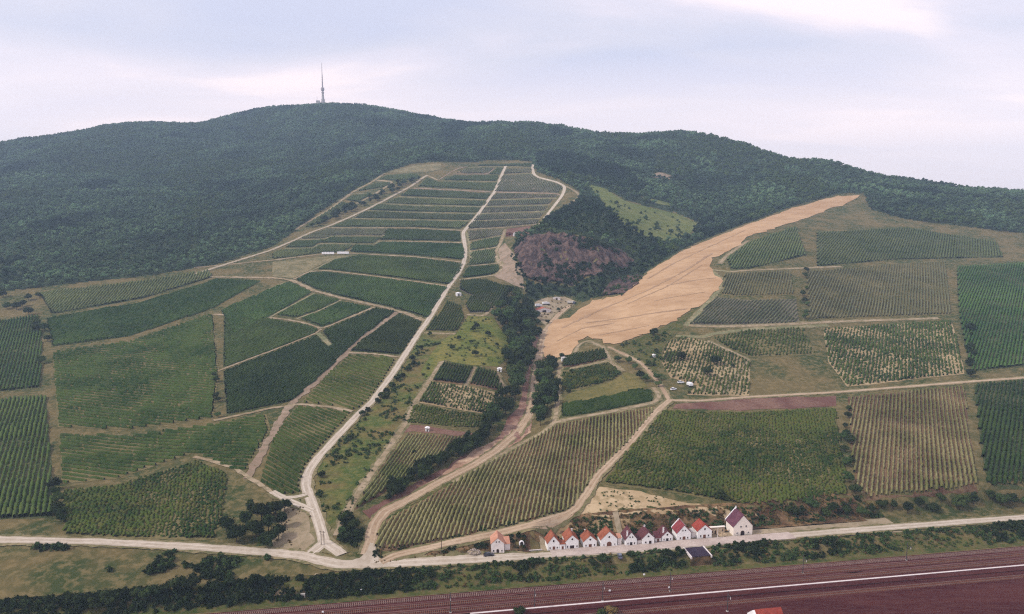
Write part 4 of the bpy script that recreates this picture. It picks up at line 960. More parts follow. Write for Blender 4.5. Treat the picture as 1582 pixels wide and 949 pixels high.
# scrub: uncountable bushes on banks, verges and the quarry face
def scatter_world(poly, n):
    poly = np.asarray(poly); lo, hi = poly.min(0), poly.max(0)
    P = lo + rng.random((n * 4, 2)) * (hi - lo)
    P = P[in_poly(P[:, 0], P[:, 1], poly)]
    return P[:n]
B_DARK = [with_mat(m, 'leaf_dark') for m in bush_shapes]; B_MID = [with_mat(m, 'leaf_mid') for m in bush_shapes]; B_LITE = [with_mat(m, 'leaf_light') for m in bush_shapes]; B_RUST = [with_mat(m, 'leaf_rust') for m in bush_shapes]
_tr = unproj(dens([(924,735),(905,765),(889,788),(876,796),(847,806),(810,815),(763,826.5),(715,836),(660,848),(609,860)], 6, closed=False))[:, :2]
_us = one(1072, 848); _cr = one(957.7, 861.5); _lh = one(769, 853); _rp = rail_xy(79.2, 30)
def scrub(name, P, protos, smin, smax, label):
    # nothing grows on the earth track, the flat roof, the ramp or where cars and houses stand
    if P[:, 1].min() < 330:
        d = np.full(len(P), 1e9)
        for a in _tr:
            d = np.minimum(d, np.hypot(P[:, 0] - a[0], P[:, 1] - a[1]))
        r_ = (P - np.array([_us.x, _us.y])) @ np.stack([RDIR, RNOR], 1)
        r3 = (P - _rp) @ np.stack([RDIR, RNOR], 1)
        keep = (d > 2.9) & ~((np.abs(r_[:, 0]) < 5.4) & (r_[:, 1] > -11.5) & (r_[:, 1] < 1.5)) & (np.hypot(P[:, 0] - _cr.x, P[:, 1] - _cr.y + 1.5) > 4) & (np.hypot(P[:, 0] - _lh.x, P[:, 1] - _lh.y) > 4) & ~((np.abs(r3[:, 0]) < 2.2) & (np.abs(r3[:, 1]) < 6))
        P = P[keep]
    z = H(P[:, 0], P[:, 1])
    gn_stuff(name, np.stack([P[:, 0], P[:, 1], z - 0.1], 1), rng.uniform(smin, smax, len(P)), rng.uniform(0, 6.28, len(P)), protos, label)
E = scatter_world(strip_poly(-250, 320, 3.4, 11.8, 60), 10500)
nz_ = fbm(E[:, 0] / 16.0, E[:, 1] / 10.0, 3)
aE = (E - RP0) @ RDIR
left = aE < -8
scrub('shrubbery', E[((nz_ > 0.14) & (rng.random(len(E)) < 0.7)) | (left & (nz_ > -0.3))], B_DARK, 0.55, 1.45, 'dark scrub covering the embankment below the road')
scrub('shrubbery', E[(nz_ < 0.20) & (nz_ > -0.30) & ~left & (rng.random(len(E)) < 0.7)], B_MID, 0.45, 1.1, 'green scrub patches on the embankment below the road')
scrub('shrubbery', E[(rng.random(len(E)) < 0.06) & ~left], B_RUST, 0.4, 0.9, 'rusty brown bushes on the embankment below the road')
scrub('shrubbery', E[(nz_ < -0.18) & (rng.random(len(E)) < 0.5) & ~left], B_LITE, 0.3, 0.7, 'light green weeds on the embankment below the road')
E = scatter_world(strip_poly(20, 200, 26.5, 33.8, 30), 2900)
nz_ = fbm(E[:, 0] / 7.0, E[:, 1] / 4.0, 3)
scrub('undergrowth', E[(nz_ > 0.22) & (rng.random(len(E)) < 0.7)], B_DARK, 0.4, 0.8, 'dark bushes on the cut bank behind the cellar houses')
scrub('undergrowth', E[(nz_ > 0.02) & (nz_ <= 0.18)], B_MID, 0.35, 0.8, 'green bushes on the cut bank behind the cellar houses')
scrub('undergrowth', E[(nz_ < 0.0) & (nz_ > -0.16)], B_RUST, 0.3, 0.7, 'rusty dry scrub on the cut bank behind the cellar houses')
E = scatter_world(strip_poly(-22, 38, 19.5, 27.5, 24), 620)
scrub('undergrowth', E[fbm(E[:, 0] / 6.0, E[:, 1] / 4.0, 3) > 0.0], B_DARK, 0.35, 0.85, 'dark weeds between the lone cellar house and the vine field')
E = scatter_world(strip_poly(-22, 38, 18.5, 27.5, 24), 260)
scrub('undergrowth', E, B_RUST, 0.25, 0.5, 'dry brown weeds around the lone cellar house')
E = scatter_world(G_QUARRY, 1700)
nq = fbm(E[:, 0] / 16.0, E[:, 1] / 14.0, 3)
qqx, qqy = project(E[:, 0], E[:, 1], H(E[:, 0], E[:, 1]))
scrub('quarry_undergrowth', E[(nq > 0.08) | ((qqy > 408) & (nq > -0.15))], B_DARK, 0.9, 2.3, 'dark bushes clinging to the quarry face')
for poly, n, pr, a, b_, l in [
    ([(486,734),(500,708),(530,675),(560,648),(590,615),(612,585),(650,520),(690,524),(655,590),(625,650),(570,738),(543,786),(525,836),(505,826)], 800, B_MID, .25, 1.25, 'low green bushes scattered over the rough pasture'),
    ([(724,488),(762,490),(771,509),(792,526),(792,547),(768,566),(733,565),(684,557),(690,520)], 170, B_LITE, .4, 1.1, 'light weeds scattered over the hill meadow'),
    ([(505,826),(525,836),(556,850),(562,820),(575,806),(556,796),(530,800),(510,810)], 330, B_DARK, .5, 1.3, 'dark scrub in the corner between the dirt track and white road'),
    ([(955,535),(1017,510),(1040,520),(1020,560),(1010,580),(990,560)], 130, B_MID, .5, 1.3, 'green scrub in the pasture under the orange slope'),
    ([(867,577),(940,560),(960,575),(943,589),(880,604)], 170, B_MID, .6, 1.6, 'bushy growth between the vines of the green plot'),
    ([(421,772),(470,784),(490,818),(478,850),(421,850)], 60, B_RUST, .25, .6, 'dry tufts on the lot inside the road fork'),
    ([(886,799),(905,772),(924,756),(990,762),(1079,781),(1117,794)], 90, B_LITE, .25, .6, 'sparse weeds on the tan stubble wedge'),
    ([(917,292),(962,316),(1004,327),(1072,345),(1062,360),(1032,370),(975,350),(930,315)], 60, B_MID, 1.2, 3.6, 'bushes dotted over the clearing in the wood'),
    ([(930,456),(945,440),(962,427),(996,424),(985,442),(960,458)], 70, B_MID, 1.0, 2.4, 'bushes over the small rock scar by the orange slope'),
    ([(-20,842),(150,846),(300,855),(418,864),(415,900),(300,890),(150,880),(-20,876)], 700, B_MID, .4, 1.4, 'green scrub on the roadside at the far left'),
    ([(-20,846),(150,850),(300,860),(418,868),(415,905),(300,895),(150,885),(-20,880)], 500, B_DARK, .6, 1.7, 'dark scrub on the roadside at the far left'),
    ([(789,384),(800,410),(811,440),(806,448),(790,400)], 40, B_MID, .9, 2.0, 'bushes on the rim left of the quarry'),
    ([(846,500),(870,478),(892,468),(886,462),(850,464),(826,470),(828,490)], 50, B_RUST, .5, 1.1, 'dry weeds on the quarry floor')]:
    G = ground_poly(poly); E = scatter_world(G, n)
    keep = fbm(E[:, 0] / 11.0, E[:, 1] / 11.0, 3) > (0.08 if n > 300 else -0.12)
    scrub('scrub', E[keep], pr, a, b_, l)

# ------------------------------------------------------------------ single trees and bushes
TREES = {}
def tree_proto(key, seed, rx, rz, zc, lobes, leaves, leaf, th, tr, limbs, mat):
    cm = crown_mesh('crown', seed, rx, rz, zc, lobes, leaves, leaf, ICO1); cm.materials.append(MATS[mat])
    TREES.setdefault(key, []).append((cm, trunk_mesh('trunk', seed, th, tr, limbs), zc + rz * .85))
for k in range(4):
    tree_proto('round_dark', 100 + k, 3.3, 2.6, 3.6, 11, 70, 0.34, 3.0, 0.22, 4, 'leaf_dark')
    tree_proto('round_mid', 120 + k, 3.3, 2.8, 3.8, 11, 70, 0.34, 3.2, 0.22, 4, 'leaf_mid')
    tree_proto('tall_dark', 140 + k, 2.7, 3.8, 5.0, 12, 70, 0.36, 4.4, 0.24, 5, 'leaf_dark')
    tree_proto('shrub_dark', 160 + k, 2.0, 1.35, 1.5, 8, 60, 0.26, 1.3, 0.12, 4, 'leaf_dark')
    tree_proto('shrub_mid', 180 + k, 2.0, 1.4, 1.5, 8, 60, 0.26, 1.3, 0.12, 4, 'leaf_mid')
    tree_proto('shrub_rust', 200 + k, 2.0, 1.4, 1.5, 8, 60, 0.26, 1.3, 0.12, 4, 'leaf_rust')
def plant(kind, pos, height, label, group=None, name=None):
    cm, tm, h0 = random.choice(TREES[kind])
    s = height / h0
    nm = name or ('shrub' if 'shrub' in kind else 'tree')
    o = empty(nm, pos, random.uniform(0, 6.28))
    o.scale = (s * random.uniform(.9, 1.12), s * random.uniform(.9, 1.12), s)
    tag(o, label, nm, group)
    link('crown', cm, None, o); link('trunk', tm, None, o)
    return o
def plant_px(kind, px, py, height, label, group=None, name=None):
    p = one(px, py); p.z -= 0.1
    return plant(kind, p, height, label, group, name)
ORD = 'leftmost second third fourth fifth sixth seventh eighth ninth tenth eleventh twelfth thirteenth fourteenth fifteenth sixteenth seventeenth eighteenth nineteenth twentieth twenty-first twenty-second twenty-third twenty-fourth'.split()
LOOK = {'round_dark': 'round dark', 'tall_dark': 'tall dark', 'round_mid': 'round lighter green', 'shrub_dark': 'low dark'}
def belt(poly, n, mind, kinds, hmin, hmax, label, group, marks=None):
    """marks: (px, py, words) landmarks; each tree is told by its look and the landmark it stands beside"""
    G = ground_poly(poly); E = scatter_world(G, n * 30)
    got = []
    for q in E:
        if all((q[0] - g_[0]) ** 2 + (q[1] - g_[1]) ** 2 > mind * mind for g_ in got):
            got.append(q)
            if len(got) >= n: break
    got.sort(key=lambda q: q[0])
    for i_, q in enumerate(got):
        k_ = random.choice(kinds); h_ = random.uniform(hmin, hmax)
        z_ = float(H(q[0], q[1])); lb = label.replace('{}', ORD[min(i_, len(ORD) - 1)])
        if marks:
            sx, sy = project(q[0], q[1], z_)
            m_ = min(marks, key=lambda w: (w[0] - sx) ** 2 + (w[1] - sy) ** 2)
            size = 'small ' if h_ < hmin + (hmax - hmin) * .33 else ('big ' if h_ > hmin + (hmax - hmin) * .67 else '')
            lb = size + LOOK[k_] + ' ' + label + ' ' + m_[2]
        plant(k_, (q[0], q[1], z_ - .1), h_, lb, group)
belt([(590,768),(600,758),(640,738),(690,706),(716,690),(735,676),(756,664),(762,672),(735,694),(706,710),(660,740),(612,770)], 44, 2.6, ['round_dark', 'tall_dark'], 4.8, 7.0, 'tree in the gully hedge', 'trees of the lower gully hedge', [(600,768,'at its lower tip'),(625,752,'beside the tip of the narrow-striped plot'),(655,735,'at the middle of the striped plot'),(690,710,'near the upper rows of the striped plot'),(718,690,'at the end of the ploughed strip'),(752,670,'where the gully wood begins')])
belt([(742,660),(770,628),(786,608),(790,572),(776,560),(790,540),(776,510),(762,490),(778,466),(790,450),(806,452),(812,470),(832,488),(820,503),(834,520),(818,540),(824,566),(806,585),(806,608),(795,630),(778,650),(760,674)], 84, 4.4, ['round_dark', 'tall_dark', 'round_mid'], 7.5, 11.5, 'tree in gully wood', 'trees of the gully wood', [(750,660,'below the half-hidden white hut'),(772,640,'above the half-hidden white hut'),(790,618,'beside the straw-mottled plot'),(800,592,'beside the wash'),(782,570,'beside the small white shed'),(808,560,'at the bend of the wash'),(800,538,'right of the hill meadow'),(825,512,'at the quarry mouth'),(785,512,'at the top right of the meadow'),(772,494,'below the dark blue-green plot'),(800,490,'left of the quarry shed'),(786,468,'beside the pale path'),(800,458,'under the quarry rim')])
belt([(834,572),(857,562),(859,600),(857,640),(840,656),(824,666),(823,640),(832,600)], 30, 3.6, ['round_dark', 'tall_dark', 'round_mid'], 6.0, 9.0, 'tree in the dirt track belt', 'trees of the belt beside the dirt track', [(845,570,'at its top'),(850,592,'beside the bushy green plot'),(848,615,'beside the yellow grass'),(845,635,'beside the hedge-like plot'),(832,658,'at its lower end')])
ORD_UP = ['topmost'] + ORD[1:]
for i_, (px, py) in enumerate([(650,541),(645,550),(637,557),(640,566),(630,573),(622,583),(614,588),(606,599),(598,607),(590,614),(596,616),(584,623),(568,636),(560,643),(664,520)]):
    plant_px(random.choice(['shrub_dark', 'round_dark', 'shrub_dark']), px, py, random.uniform(2.6, 4.6), ORD_UP[i_] + ' dark bush in the line along the white road', 'bushes along the white road')
for px, py, h, l in [(731,513,4.6,'lower left bush of the pair in the hill meadow'),(737,508,4.8,'upper right bush of the pair in the hill meadow'),(754,520,4.6,'bush near the gully wood at the meadow centre'),(709,526,3.6,'round bush on the left side of the hill meadow'),(728,531,3.0,'small round bush in the middle of the hill meadow'),(768,535,2.8,'tiny bush at the right side of the hill meadow'),(699,541,4.2,'dark bush at the lower left of the hill meadow'),(734,551,4.8,'large dark round bush above the two dark plots')]:
    plant_px('round_dark', px, py, h, l, 'round bushes of the hill meadow')
for px, py, h, l in [(542,679,3.2,'lone dark bush in the rough pasture beside white road'),(497,738,3.0,'low green bush inside the white road curve'),(494,768,2.8,'dark bush below the white road curve'),(519,708,1.8,'small green bush in the brown pasture'),(640,700,1.6,'small bush beside the striped plot footpath')]:
    plant_px('shrub_dark', px, py, h, l, 'scattered pasture bushes')
for px, py, h, k, l in [(535,808,5.5,'round_dark','largest dark tree in the corner above the junction'),(547,818,4.5,'round_dark','dark tree right of the largest one above the junction'),(552,832,4.2,'tall_dark','tall dark tree close to the road junction'),(538,836,3.6,'round_dark','dark tree above the concrete stub road'),(528,826,3.2,'round_mid','green bush beside the white road stub')]:
    plant_px(k, px, py, h, l, 'trees above the junction')
GROVE = ['rightmost large', 'large middle', 'lower right', 'broad central', 'upper central', 'lower central', 'upper left central', 'lowest', 'lower left', 'topmost left', 'leftmost', 'topmost right']
for k, (px, py, h) in enumerate([(436,816,7.5),(424,800,7.5),(430,834,6.5),(415,822,8),(404,806,8),(395,832,7.5),(380,816,8),(412,846,6),(365,838,7),(388,795,6.5),(350,822,7),(440,790,5.5)]):
    plant_px('round_dark' if k % 3 else 'tall_dark', px, py, h, GROVE[k] + ' tree of the grove beside the road fork', 'trees of the grove at the road fork')
for k in range(24):
    a = -125 + k * 4.4; q = rail_xy(a, random.uniform(5, 10))
    plant(random.choice(['round_dark', 'tall_dark', 'round_dark']), (q[0], q[1], float(H(*q)) - .1), random.uniform(4.0, 6.2) if a < -55 else random.uniform(2.6, 4.0), ORD[k] + ' dark tree from the left on the embankment below the road', 'trees on the embankment')
for px, py, h, k, l in [(1010,520,6.5,'round_dark','tall dark tree at the lower edge of the orange slope'),(1015,527,4.0,'round_mid','small green tree under the tall one at the orange slope'),(1014,546,3.6,'round_dark','dark bush at the corner of the straw plot'),(954,560,5.0,'round_mid','green tree beside the hooked path'),(971,562,5.2,'round_mid','green tree right of the hooked path'),(981,571,4.6,'round_mid','green tree on the diagonal path'),(990,586,5.4,'round_dark','dark tree above the hedge-like plot'),(998,590,4.6,'round_mid','green tree left of the diagonal path end'),(1015,588,5.0,'round_mid','green tree between diagonal path and straw plot'),(1017,598,4.2,'round_mid','low green tree beside the parked white vehicles'),(1002,566,4.0,'round_mid','green bush between the diagonal path and straw plot'),
    (1052,557,6.4,'round_dark','left of the three round trees in the straw plot'),(1105.5,564,6.4,'round_dark','upper right of the three round trees in the straw plot'),(1092,581,6.2,'round_dark','lowest of the three round trees in the straw plot'),(1132,568,3.0,'round_dark','small round tree right of the three in the straw plot'),(1114.5,772,4.6,'round_dark','dark round tree in the lower right of the green field'),(878,607,2.8,'shrub_dark','dark bush left of the yellow grass strip'),(868,552,3.2,'shrub_dark','dark bush beside the white flat-roofed hut'),(863,481,3.4,'round_dark','dark bush on the quarry floor beside the track'),(846,500,3.6,'round_dark','dark bush where the track enters the quarry'),(830,502,5.0,'round_dark','dark tree at the mouth of the quarry'),
    (930,872,4.2,'round_dark','big dark round bush below the road by the houses'),(915,874,3.0,'round_dark','dark bush left of the big round one below the road'),(802,952,3.2,'shrub_dark','green bush at the bottom edge beside the platform'),(945,951,3.6,'shrub_rust','yellow-brown bush at the bottom edge beside the platform'),(930,953,2.8,'shrub_mid','green bush left of the yellow-brown one at the bottom'),(600,772,2.8,'shrub_dark','dark bush at the lower tip of the hedge')]:
    plant_px(k, px, py, h, l)
# hedge of trees between the crest road and the forest-edge strips
belt([(612,284),(652,277),(632,288),(600,303),(560,322),(520,339),(484,355),(480,351),(530,326),(552,317),(594,294)], 36, 8, ['round_dark', 'tall_dark', 'round_mid'], 6, 10, 'tree beside the crest road', 'trees of the strip beside the crest road', [(635,284,'near its top'),(605,298,'below the hooked path'),(575,312,'at the hooked path end'),(545,326,'opposite the long vine strip'),(510,342,'above the greyish parcel'),(485,353,'at the strip end')])
# past the photograph's sides
belt([(0,446),(60,448),(72,500),(76,545),(70,600),(60,600),(64,520),(0,470)], 12, 7, ['round_dark', 'round_mid'], 5, 8, '{} tree from the left in the hedge at the far left', 'trees of the far left hedge')
belt([(330,578),(342,578),(344,650),(332,650)], 5, 5, ['round_mid', 'round_dark'], 3, 5, '{} of the small trees between the parcels on the left', 'small trees between left parcels')
belt([(80,752),(94,752),(100,830),(84,832)], 6, 4, ['round_mid', 'round_dark'], 3.5, 5.5, '{} tree above the road on the far left, counted from the left', 'trees above the far left road')
belt([(1236,418),(1246,418),(1254,500),(1240,500)], 8, 5, ['round_mid', 'round_dark'], 3.5, 6, '{} tree from the left in the hedge between right striped parcels', 'trees of the right hedge')
belt([(1300,634),(1312,634),(1322,778),(1308,778)], 12, 4, ['round_mid', 'round_dark'], 3, 5, '{} tree from the left in the hedge beside the green field', 'trees of the hedge beside the green field')
belt([(1210,790),(1330,784),(1500,772),(1600,764),(1600,780),(1400,796),(1220,806)], 22, 4.5, ['round_mid', 'round_dark', 'tall_dark'], 4, 6.5, '{} tree from the left on the bank above the road at right', 'trees on the right bank')
belt([(1488,500),(1500,500),(1508,590),(1496,590)], 7, 5, ['round_mid', 'round_dark'], 4, 6, '{} tree from the left between the far right parcels', 'trees between far right parcels')
# ------------------------------------------------------------------ buildings
def bmk():
    return bmesh.new()
def box(bm, x0, x1, y0, y1, z0, z1):
    v = [bm.verts.new(p) for p in ((x0,y0,z0),(x1,y0,z0),(x1,y1,z0),(x0,y1,z0),(x0,y0,z1),(x1,y0,z1),(x1,y1,z1),(x0,y1,z1))]
    for f in ((3,2,1,0),(4,5,6,7),(0,1,5,4),(1,2,6,5),(2,3,7,6),(3,0,4,7)):
        bm.faces.new([v[i] for i in f])
def prism(bm, prof, y0, y1):
    """profile in x,z pushed along y"""
    a = [bm.verts.new((x, y0, z)) for x, z in prof]; b = [bm.verts.new((x, y1, z)) for x, z in prof]
    n = len(prof)
    bm.faces.new(a); bm.faces.new(b[::-1])
    for i in range(n):
        bm.faces.new((a[(i + 1) % n], a[i], b[i], b[(i + 1) % n]))
def done(bm, name, mat, parent, bevel=0):
    bmesh.ops.recalc_face_normals(bm, faces=bm.faces[:])
    if bevel:
        bmesh.ops.bevel(bm, geom=bm.edges[:], offset=bevel, segments=1, affect='EDGES')
    me = bpy.data.meshes.new(name); bm.to_mesh(me); bm.free()
    return link(name, me, mat, parent)
def cyl(bm, x, y, z0, z1, r0, r1, n=10):
    a = [bm.verts.new((x + math.cos(6.28318 * i / n) * r0, y + math.sin(6.28318 * i / n) * r0, z0)) for i in range(n)]
    b = [bm.verts.new((x + math.cos(6.28318 * i / n) * r1, y + math.sin(6.28318 * i / n) * r1, z1)) for i in range(n)]
    bm.faces.new(a[::-1]); bm.faces.new(b)
    for i in range(n):
        bm.faces.new((a[i], a[(i + 1) % n], b[(i + 1) % n], b[i]))
YAW = R(8.86)
def arch(w, z0, zs, n=8):
    """door outline with a round head: half width w, spring height zs"""
    return [(-w, z0), (w, z0)] + [(math.cos(math.pi * i / n) * w, zs + math.sin(math.pi * i / n) * w) for i in range(n + 1)]
def window(parent, x, z, w, h, y=0.0):
    """small sunk window: pale frame proud of the wall, dark pane, sill"""
    bm = bmk()
    for a in ((x - w/2 - .07, x - w/2, z, z + h), (x + w/2, x + w/2 + .07, z, z + h), (x - w/2 - .07, x + w/2 + .07, z + h, z + h + .07)):
        box(bm, a[0], a[1], y - .05, y + .02, a[2], a[3])
    fr = done(bm, 'window', 'plaster_old', parent)
    bm = bmk(); box(bm, x - w/2, x + w/2, y - .018, y + .02, z, z + h); done(bm, 'pane', 'glass', fr)
    bm = bmk(); box(bm, x - w/2 - .1, x + w/2 + .1, y - .10, y + .02, z - .07, z); done(bm, 'sill', 'plaster_old', fr)
def mpp_at(p):
    return (p[1] * CP - (p[2] - CAMZ) * SP) / FPX
def house(label, pxl, pxr, base, eave, apex, depth, roof, wall='plaster', door='wood_brown', dw=0.55, dh=1.9, arched=False, dx=0.0, wins=(), chim=None, yaw=0.0, coping=False, loft='round', ridge_drop=0.0, world=None, name='cellar_house', cat='house', group='cellar houses along the road'):
    p = one((pxl + pxr) / 2, base)
    m = mpp_at(p)
    W = (pxr - pxl) * m; he = (base - eave) * m / .895; ha = (base - apex) * m / .895
    o = empty(name, p, YAW + yaw)
    tag(o, label, cat, group)
    w = W / 2
    bm = bmk(); prism(bm, [(-w, -.6), (w, -.6), (w, he), (0, ha), (-w, he)], 0, depth); done(bm, 'wall', wall, o)
    # roof: two slabs resting on the gables, small overhang
    sl = (ha - he) / w; t = .16; ov = .28
    ang = math.atan(sl); tz = t / math.cos(ang)
    bm = bmk()
    for s in (-1, 1):
        prof = [(0, ha + .02), (s * (w + ov), he - ov * sl + .02), (s * (w + ov), he - ov * sl + .02 + tz), (0, ha + .02 + tz)]
        prism(bm, prof, -.06, depth + .15)
    rf = done(bm, 'roof', roof, o)
    bm = bmk(); box(bm, -.13, .13, -.05, depth + .14, ha + tz - .06, ha + tz + .12); done(bm, 'ridge', roof, rf)
    if coping:
        bm = bmk()
        for s in (-1, 1):
            prism(bm, [(0, ha - .1), (s * (w + .3), he - .3 * sl - .1), (s * (w + .3), he - .3 * sl + tz + .32), (0, ha + tz + .36)], depth + .16, depth + .50)
        done(bm, 'coping', 'white_paint', rf)
    if chim:
        cx, cy, ch, cm_ = chim
        zb = ha - abs(cx) * sl
        bm = bmk(); box(bm, cx - .24, cx + .24, cy - .24, cy + .24, zb - .5, ha + ch); ck = done(bm, 'chimney', cm_, rf)
        bm = bmk(); box(bm, cx - .31, cx + .31, cy - .31, cy + .31, ha + ch, ha + ch + .14); done(bm, 'chimney_cap', 'concrete', rf)
    # door: leaf in a proud surround
    bm = bmk()
    if arched:
        prism(bm, [(x + dx, z) for x, z in arch(dw, 0.02, dh - dw)], -.05, .06)
    else:
        box(bm, dx - dw, dx + dw, -.05, .06, 0.02, dh)
    d_ = done(bm, 'door', door, o)
    bm = bmk(); box(bm, dx + dw * .55, dx + dw * .7, -.10, -.05, .95, 1.1); done(bm, 'handle', 'mast_steel', d_)
    bm = bmk(); box(bm, dx - dw - .25, dx + dw + .25, -.55, -.01, -.3, .02); done(bm, 'step', 'concrete', o)
    for x, z, a, b_ in wins:
        window(o, x, z, a, b_)
    if loft:
        zl = he + (ha - he) * .30
        if loft == 'round':
            bm = bmk(); prism(bm, [(math.cos(6.283 * i / 12) * .40, zl + math.sin(6.283 * i / 12) * .40) for i in range(12)], -.03, .05); done(bm, 'loft_opening', 'wood_dark', o)
        elif loft == 'pair':
            for s in (-.55, .55):
                bm = bmk(); prism(bm, [(s + x, z) for x, z in arch(.26, zl - .2, zl + .12, 6)], -.03, .05); done(bm, 'loft_opening', 'wood_dark', o)
        else:
            bm = bmk(); box(bm, -.3, .3, -.03, .05, zl - .4, zl + .45); done(bm, 'loft_opening', 'wood_dark', o)
    return o
WIN = lambda a: [(-a, .85, .5, .75), (a, .85, .5, .75)]
house('small white cellar house with faded orange roof standing alone', 759, 779, 855.5, 841, 833, 6.5, 'tile_faded', 'plaster_old', 'wood_dark', .5, 1.9, True, 0, WIN(1.65), None, R(-5), loft='pair')
house('white cellar house with orange roof, first of the row', 846, 864.5, 851, 840, 830, 5.5, 'tile_orange', 'plaster', 'wood_brown', .5, 1.8, False, .1, WIN(1.45), None, loft='square')
house('white cellar house with tall orange-red roof and dark garage door', 874, 894, 849, 836.5, 828.5, 6.5, 'tile_orange', 'plaster', 'wood_dark', .85, 1.7, False, -.1, WIN(1.95), (1.0, 5.2, .3, 'plaster_old'))
house('low white cellar house with orange-brown roof and brown door', 901.5, 922, 847, 837, 829, 5.5, 'tile_orange', 'plaster', 'wood_brown', .6, 1.7, False, 0, WIN(1.75), (-1.1, 4.6, .5, 'tile_faded'))
house('wide white cellar house with large brown arched gate', 928, 954, 845.5, 834, 823, 5.0, 'tile_orange', 'plaster', 'wood_brown', 1.0, 2.4, True, 0, [(-2.2, .9, .45, .5), (2.3, .9, .45, .5)], None, loft='round')
house('narrow white cellar house with dark maroon roof, leftmost of the maroon ones', 966, 984, 844, 834, 824, 6.0, 'tile_maroon', 'plaster', 'wood_dark', .5, 1.7, False, 0, WIN(1.35), (-1.5, .6, .35, 'white_paint'), loft='pair')
house('white cellar house with dark maroon roof, second of the maroon ones', 992, 1011, 842, 832, 824, 6.0, 'tile_maroon', 'plaster', 'wood_dark', .5, 1.7, False, .8, [(-1.1, .8, .6, .75)], (0.0, 5.0, .8, 'white_paint'))
house('white cellar house with maroon roof and white chimney at its front', 1022, 1039.5, 837.5, 829, 822, 5.5, 'tile_maroon', 'plaster', 'wood_dark', .5, 1.6, False, 0, WIN(1.4), (-1.3, 1.2, 1.1, 'white_paint'), loft='round')
house('two-storey white cellar house with crimson roof and white coping', 1045.5, 1067.5, 835.5, 824, 813.5, 5.5, 'tile_crimson', 'plaster', 'wood_brown', .6, 1.8, False, 0, WIN(1.6), (-.2, 5.6, .4, 'white_paint'), coping=True, loft='pair')
house('white cellar house with bright red roof', 1077, 1100, 832.5, 821, 812.5, 6.0, 'tile_red', 'plaster', 'wood_brown', .55, 1.8, False, -.1, [(-1.75, .95, .55, .8), (1.6, .95, .55, .8)], None, loft='square')
house('large cream cellar house with purple roof at the end of the row', 1132, 1163, 827.5, 814, 798.5, 7.0, 'tile_purple', 'plaster_cream', 'wood_dark', .85, 2.2, True, -.2, [(-2.5, 1.0, .7, .5), (2.4, 1.0, .7, .5), (-1.0, 3.6, .6, .7), (1.3, 3.7, .6, .7)], (0, 7.0, 1.0, 'white_paint'), coping=True, loft=None)
# annexes, walls and yards between the houses
def at_rail(a, s, z=None):
    q = rail_xy(a, s)
    return Vector((q[0], q[1], float(H(q[0], q[1])) if z is None else z))
def annex(label, pxl, pxr, base, top, depth, wall, roof, door=True, name='annex', slope=0.5):
    p = one((pxl + pxr) / 2, base); m = mpp_at(p); w = (pxr - pxl) * m / 2; h = (base - top) * m / .895
    o = empty(name, p, YAW); tag(o, label, 'annex', 'annexes of the cellar houses')
    bm = bmk(); prism(bm, [(-w, -.5), (w, -.5), (w, h), (-w, h)], 0, depth); done(bm, 'wall', wall, o)
    bm = bmk()
    v = [bm.verts.new(q) for q in ((-w-.1,-.2,h+.02),(w+.1,-.2,h+.02),(w+.1,depth+.1,h+slope),(-w-.1,depth+.1,h+slope),(-w-.1,-.2,h+.16),(w+.1,-.2,h+.16),(w+.1,depth+.1,h+slope+.14),(-w-.1,depth+.1,h+slope+.14))]
    for f in ((3,2,1,0),(4,5,6,7),(0,1,5,4),(1,2,6,5),(2,3,7,6),(3,0,4,7)): bm.faces.new([v[i] for i in f])
    done(bm, 'roof', roof, o)
    if door:
        bm = bmk(); box(bm, -.42, .42, -.05, .05, .02, min(1.75, h - .25)); done(bm, 'door', 'wood_brown', o)
    return o
annex('low white link with brown door between the first two houses', 864.9, 873.6, 850.5, 841.5, 3.0, 'plaster', 'tile_orange', True, 'link_building', .3)
annex('small side annex of the lone faded-roof house', 779.6, 788, 850, 841, 3.2, 'plaster_old', 'tile_faded', False, 'annex', 1.6)
annex('pinkish annex on the right of the arched-gate house', 954.6, 960, 843.5, 832, 3.0, 'plaster_old', 'tile_faded', False)
annex('low annex with maroon roof right of the leftmost maroon house', 984.6, 991.4, 841.5, 835, 3.2, 'plaster_old', 'tile_maroon', False, 'annex', 1.2)
annex('low annex with maroon roof left of the front-chimney house', 1012, 1021.2, 838.5, 832, 3.2, 'plaster_old', 'tile_maroon', True, 'annex', 1.4)
annex('pale annex between the crimson and the bright red house', 1068.2, 1076, 831, 823, 3.0, 'plaster_old', 'concrete', False, 'annex', .3)
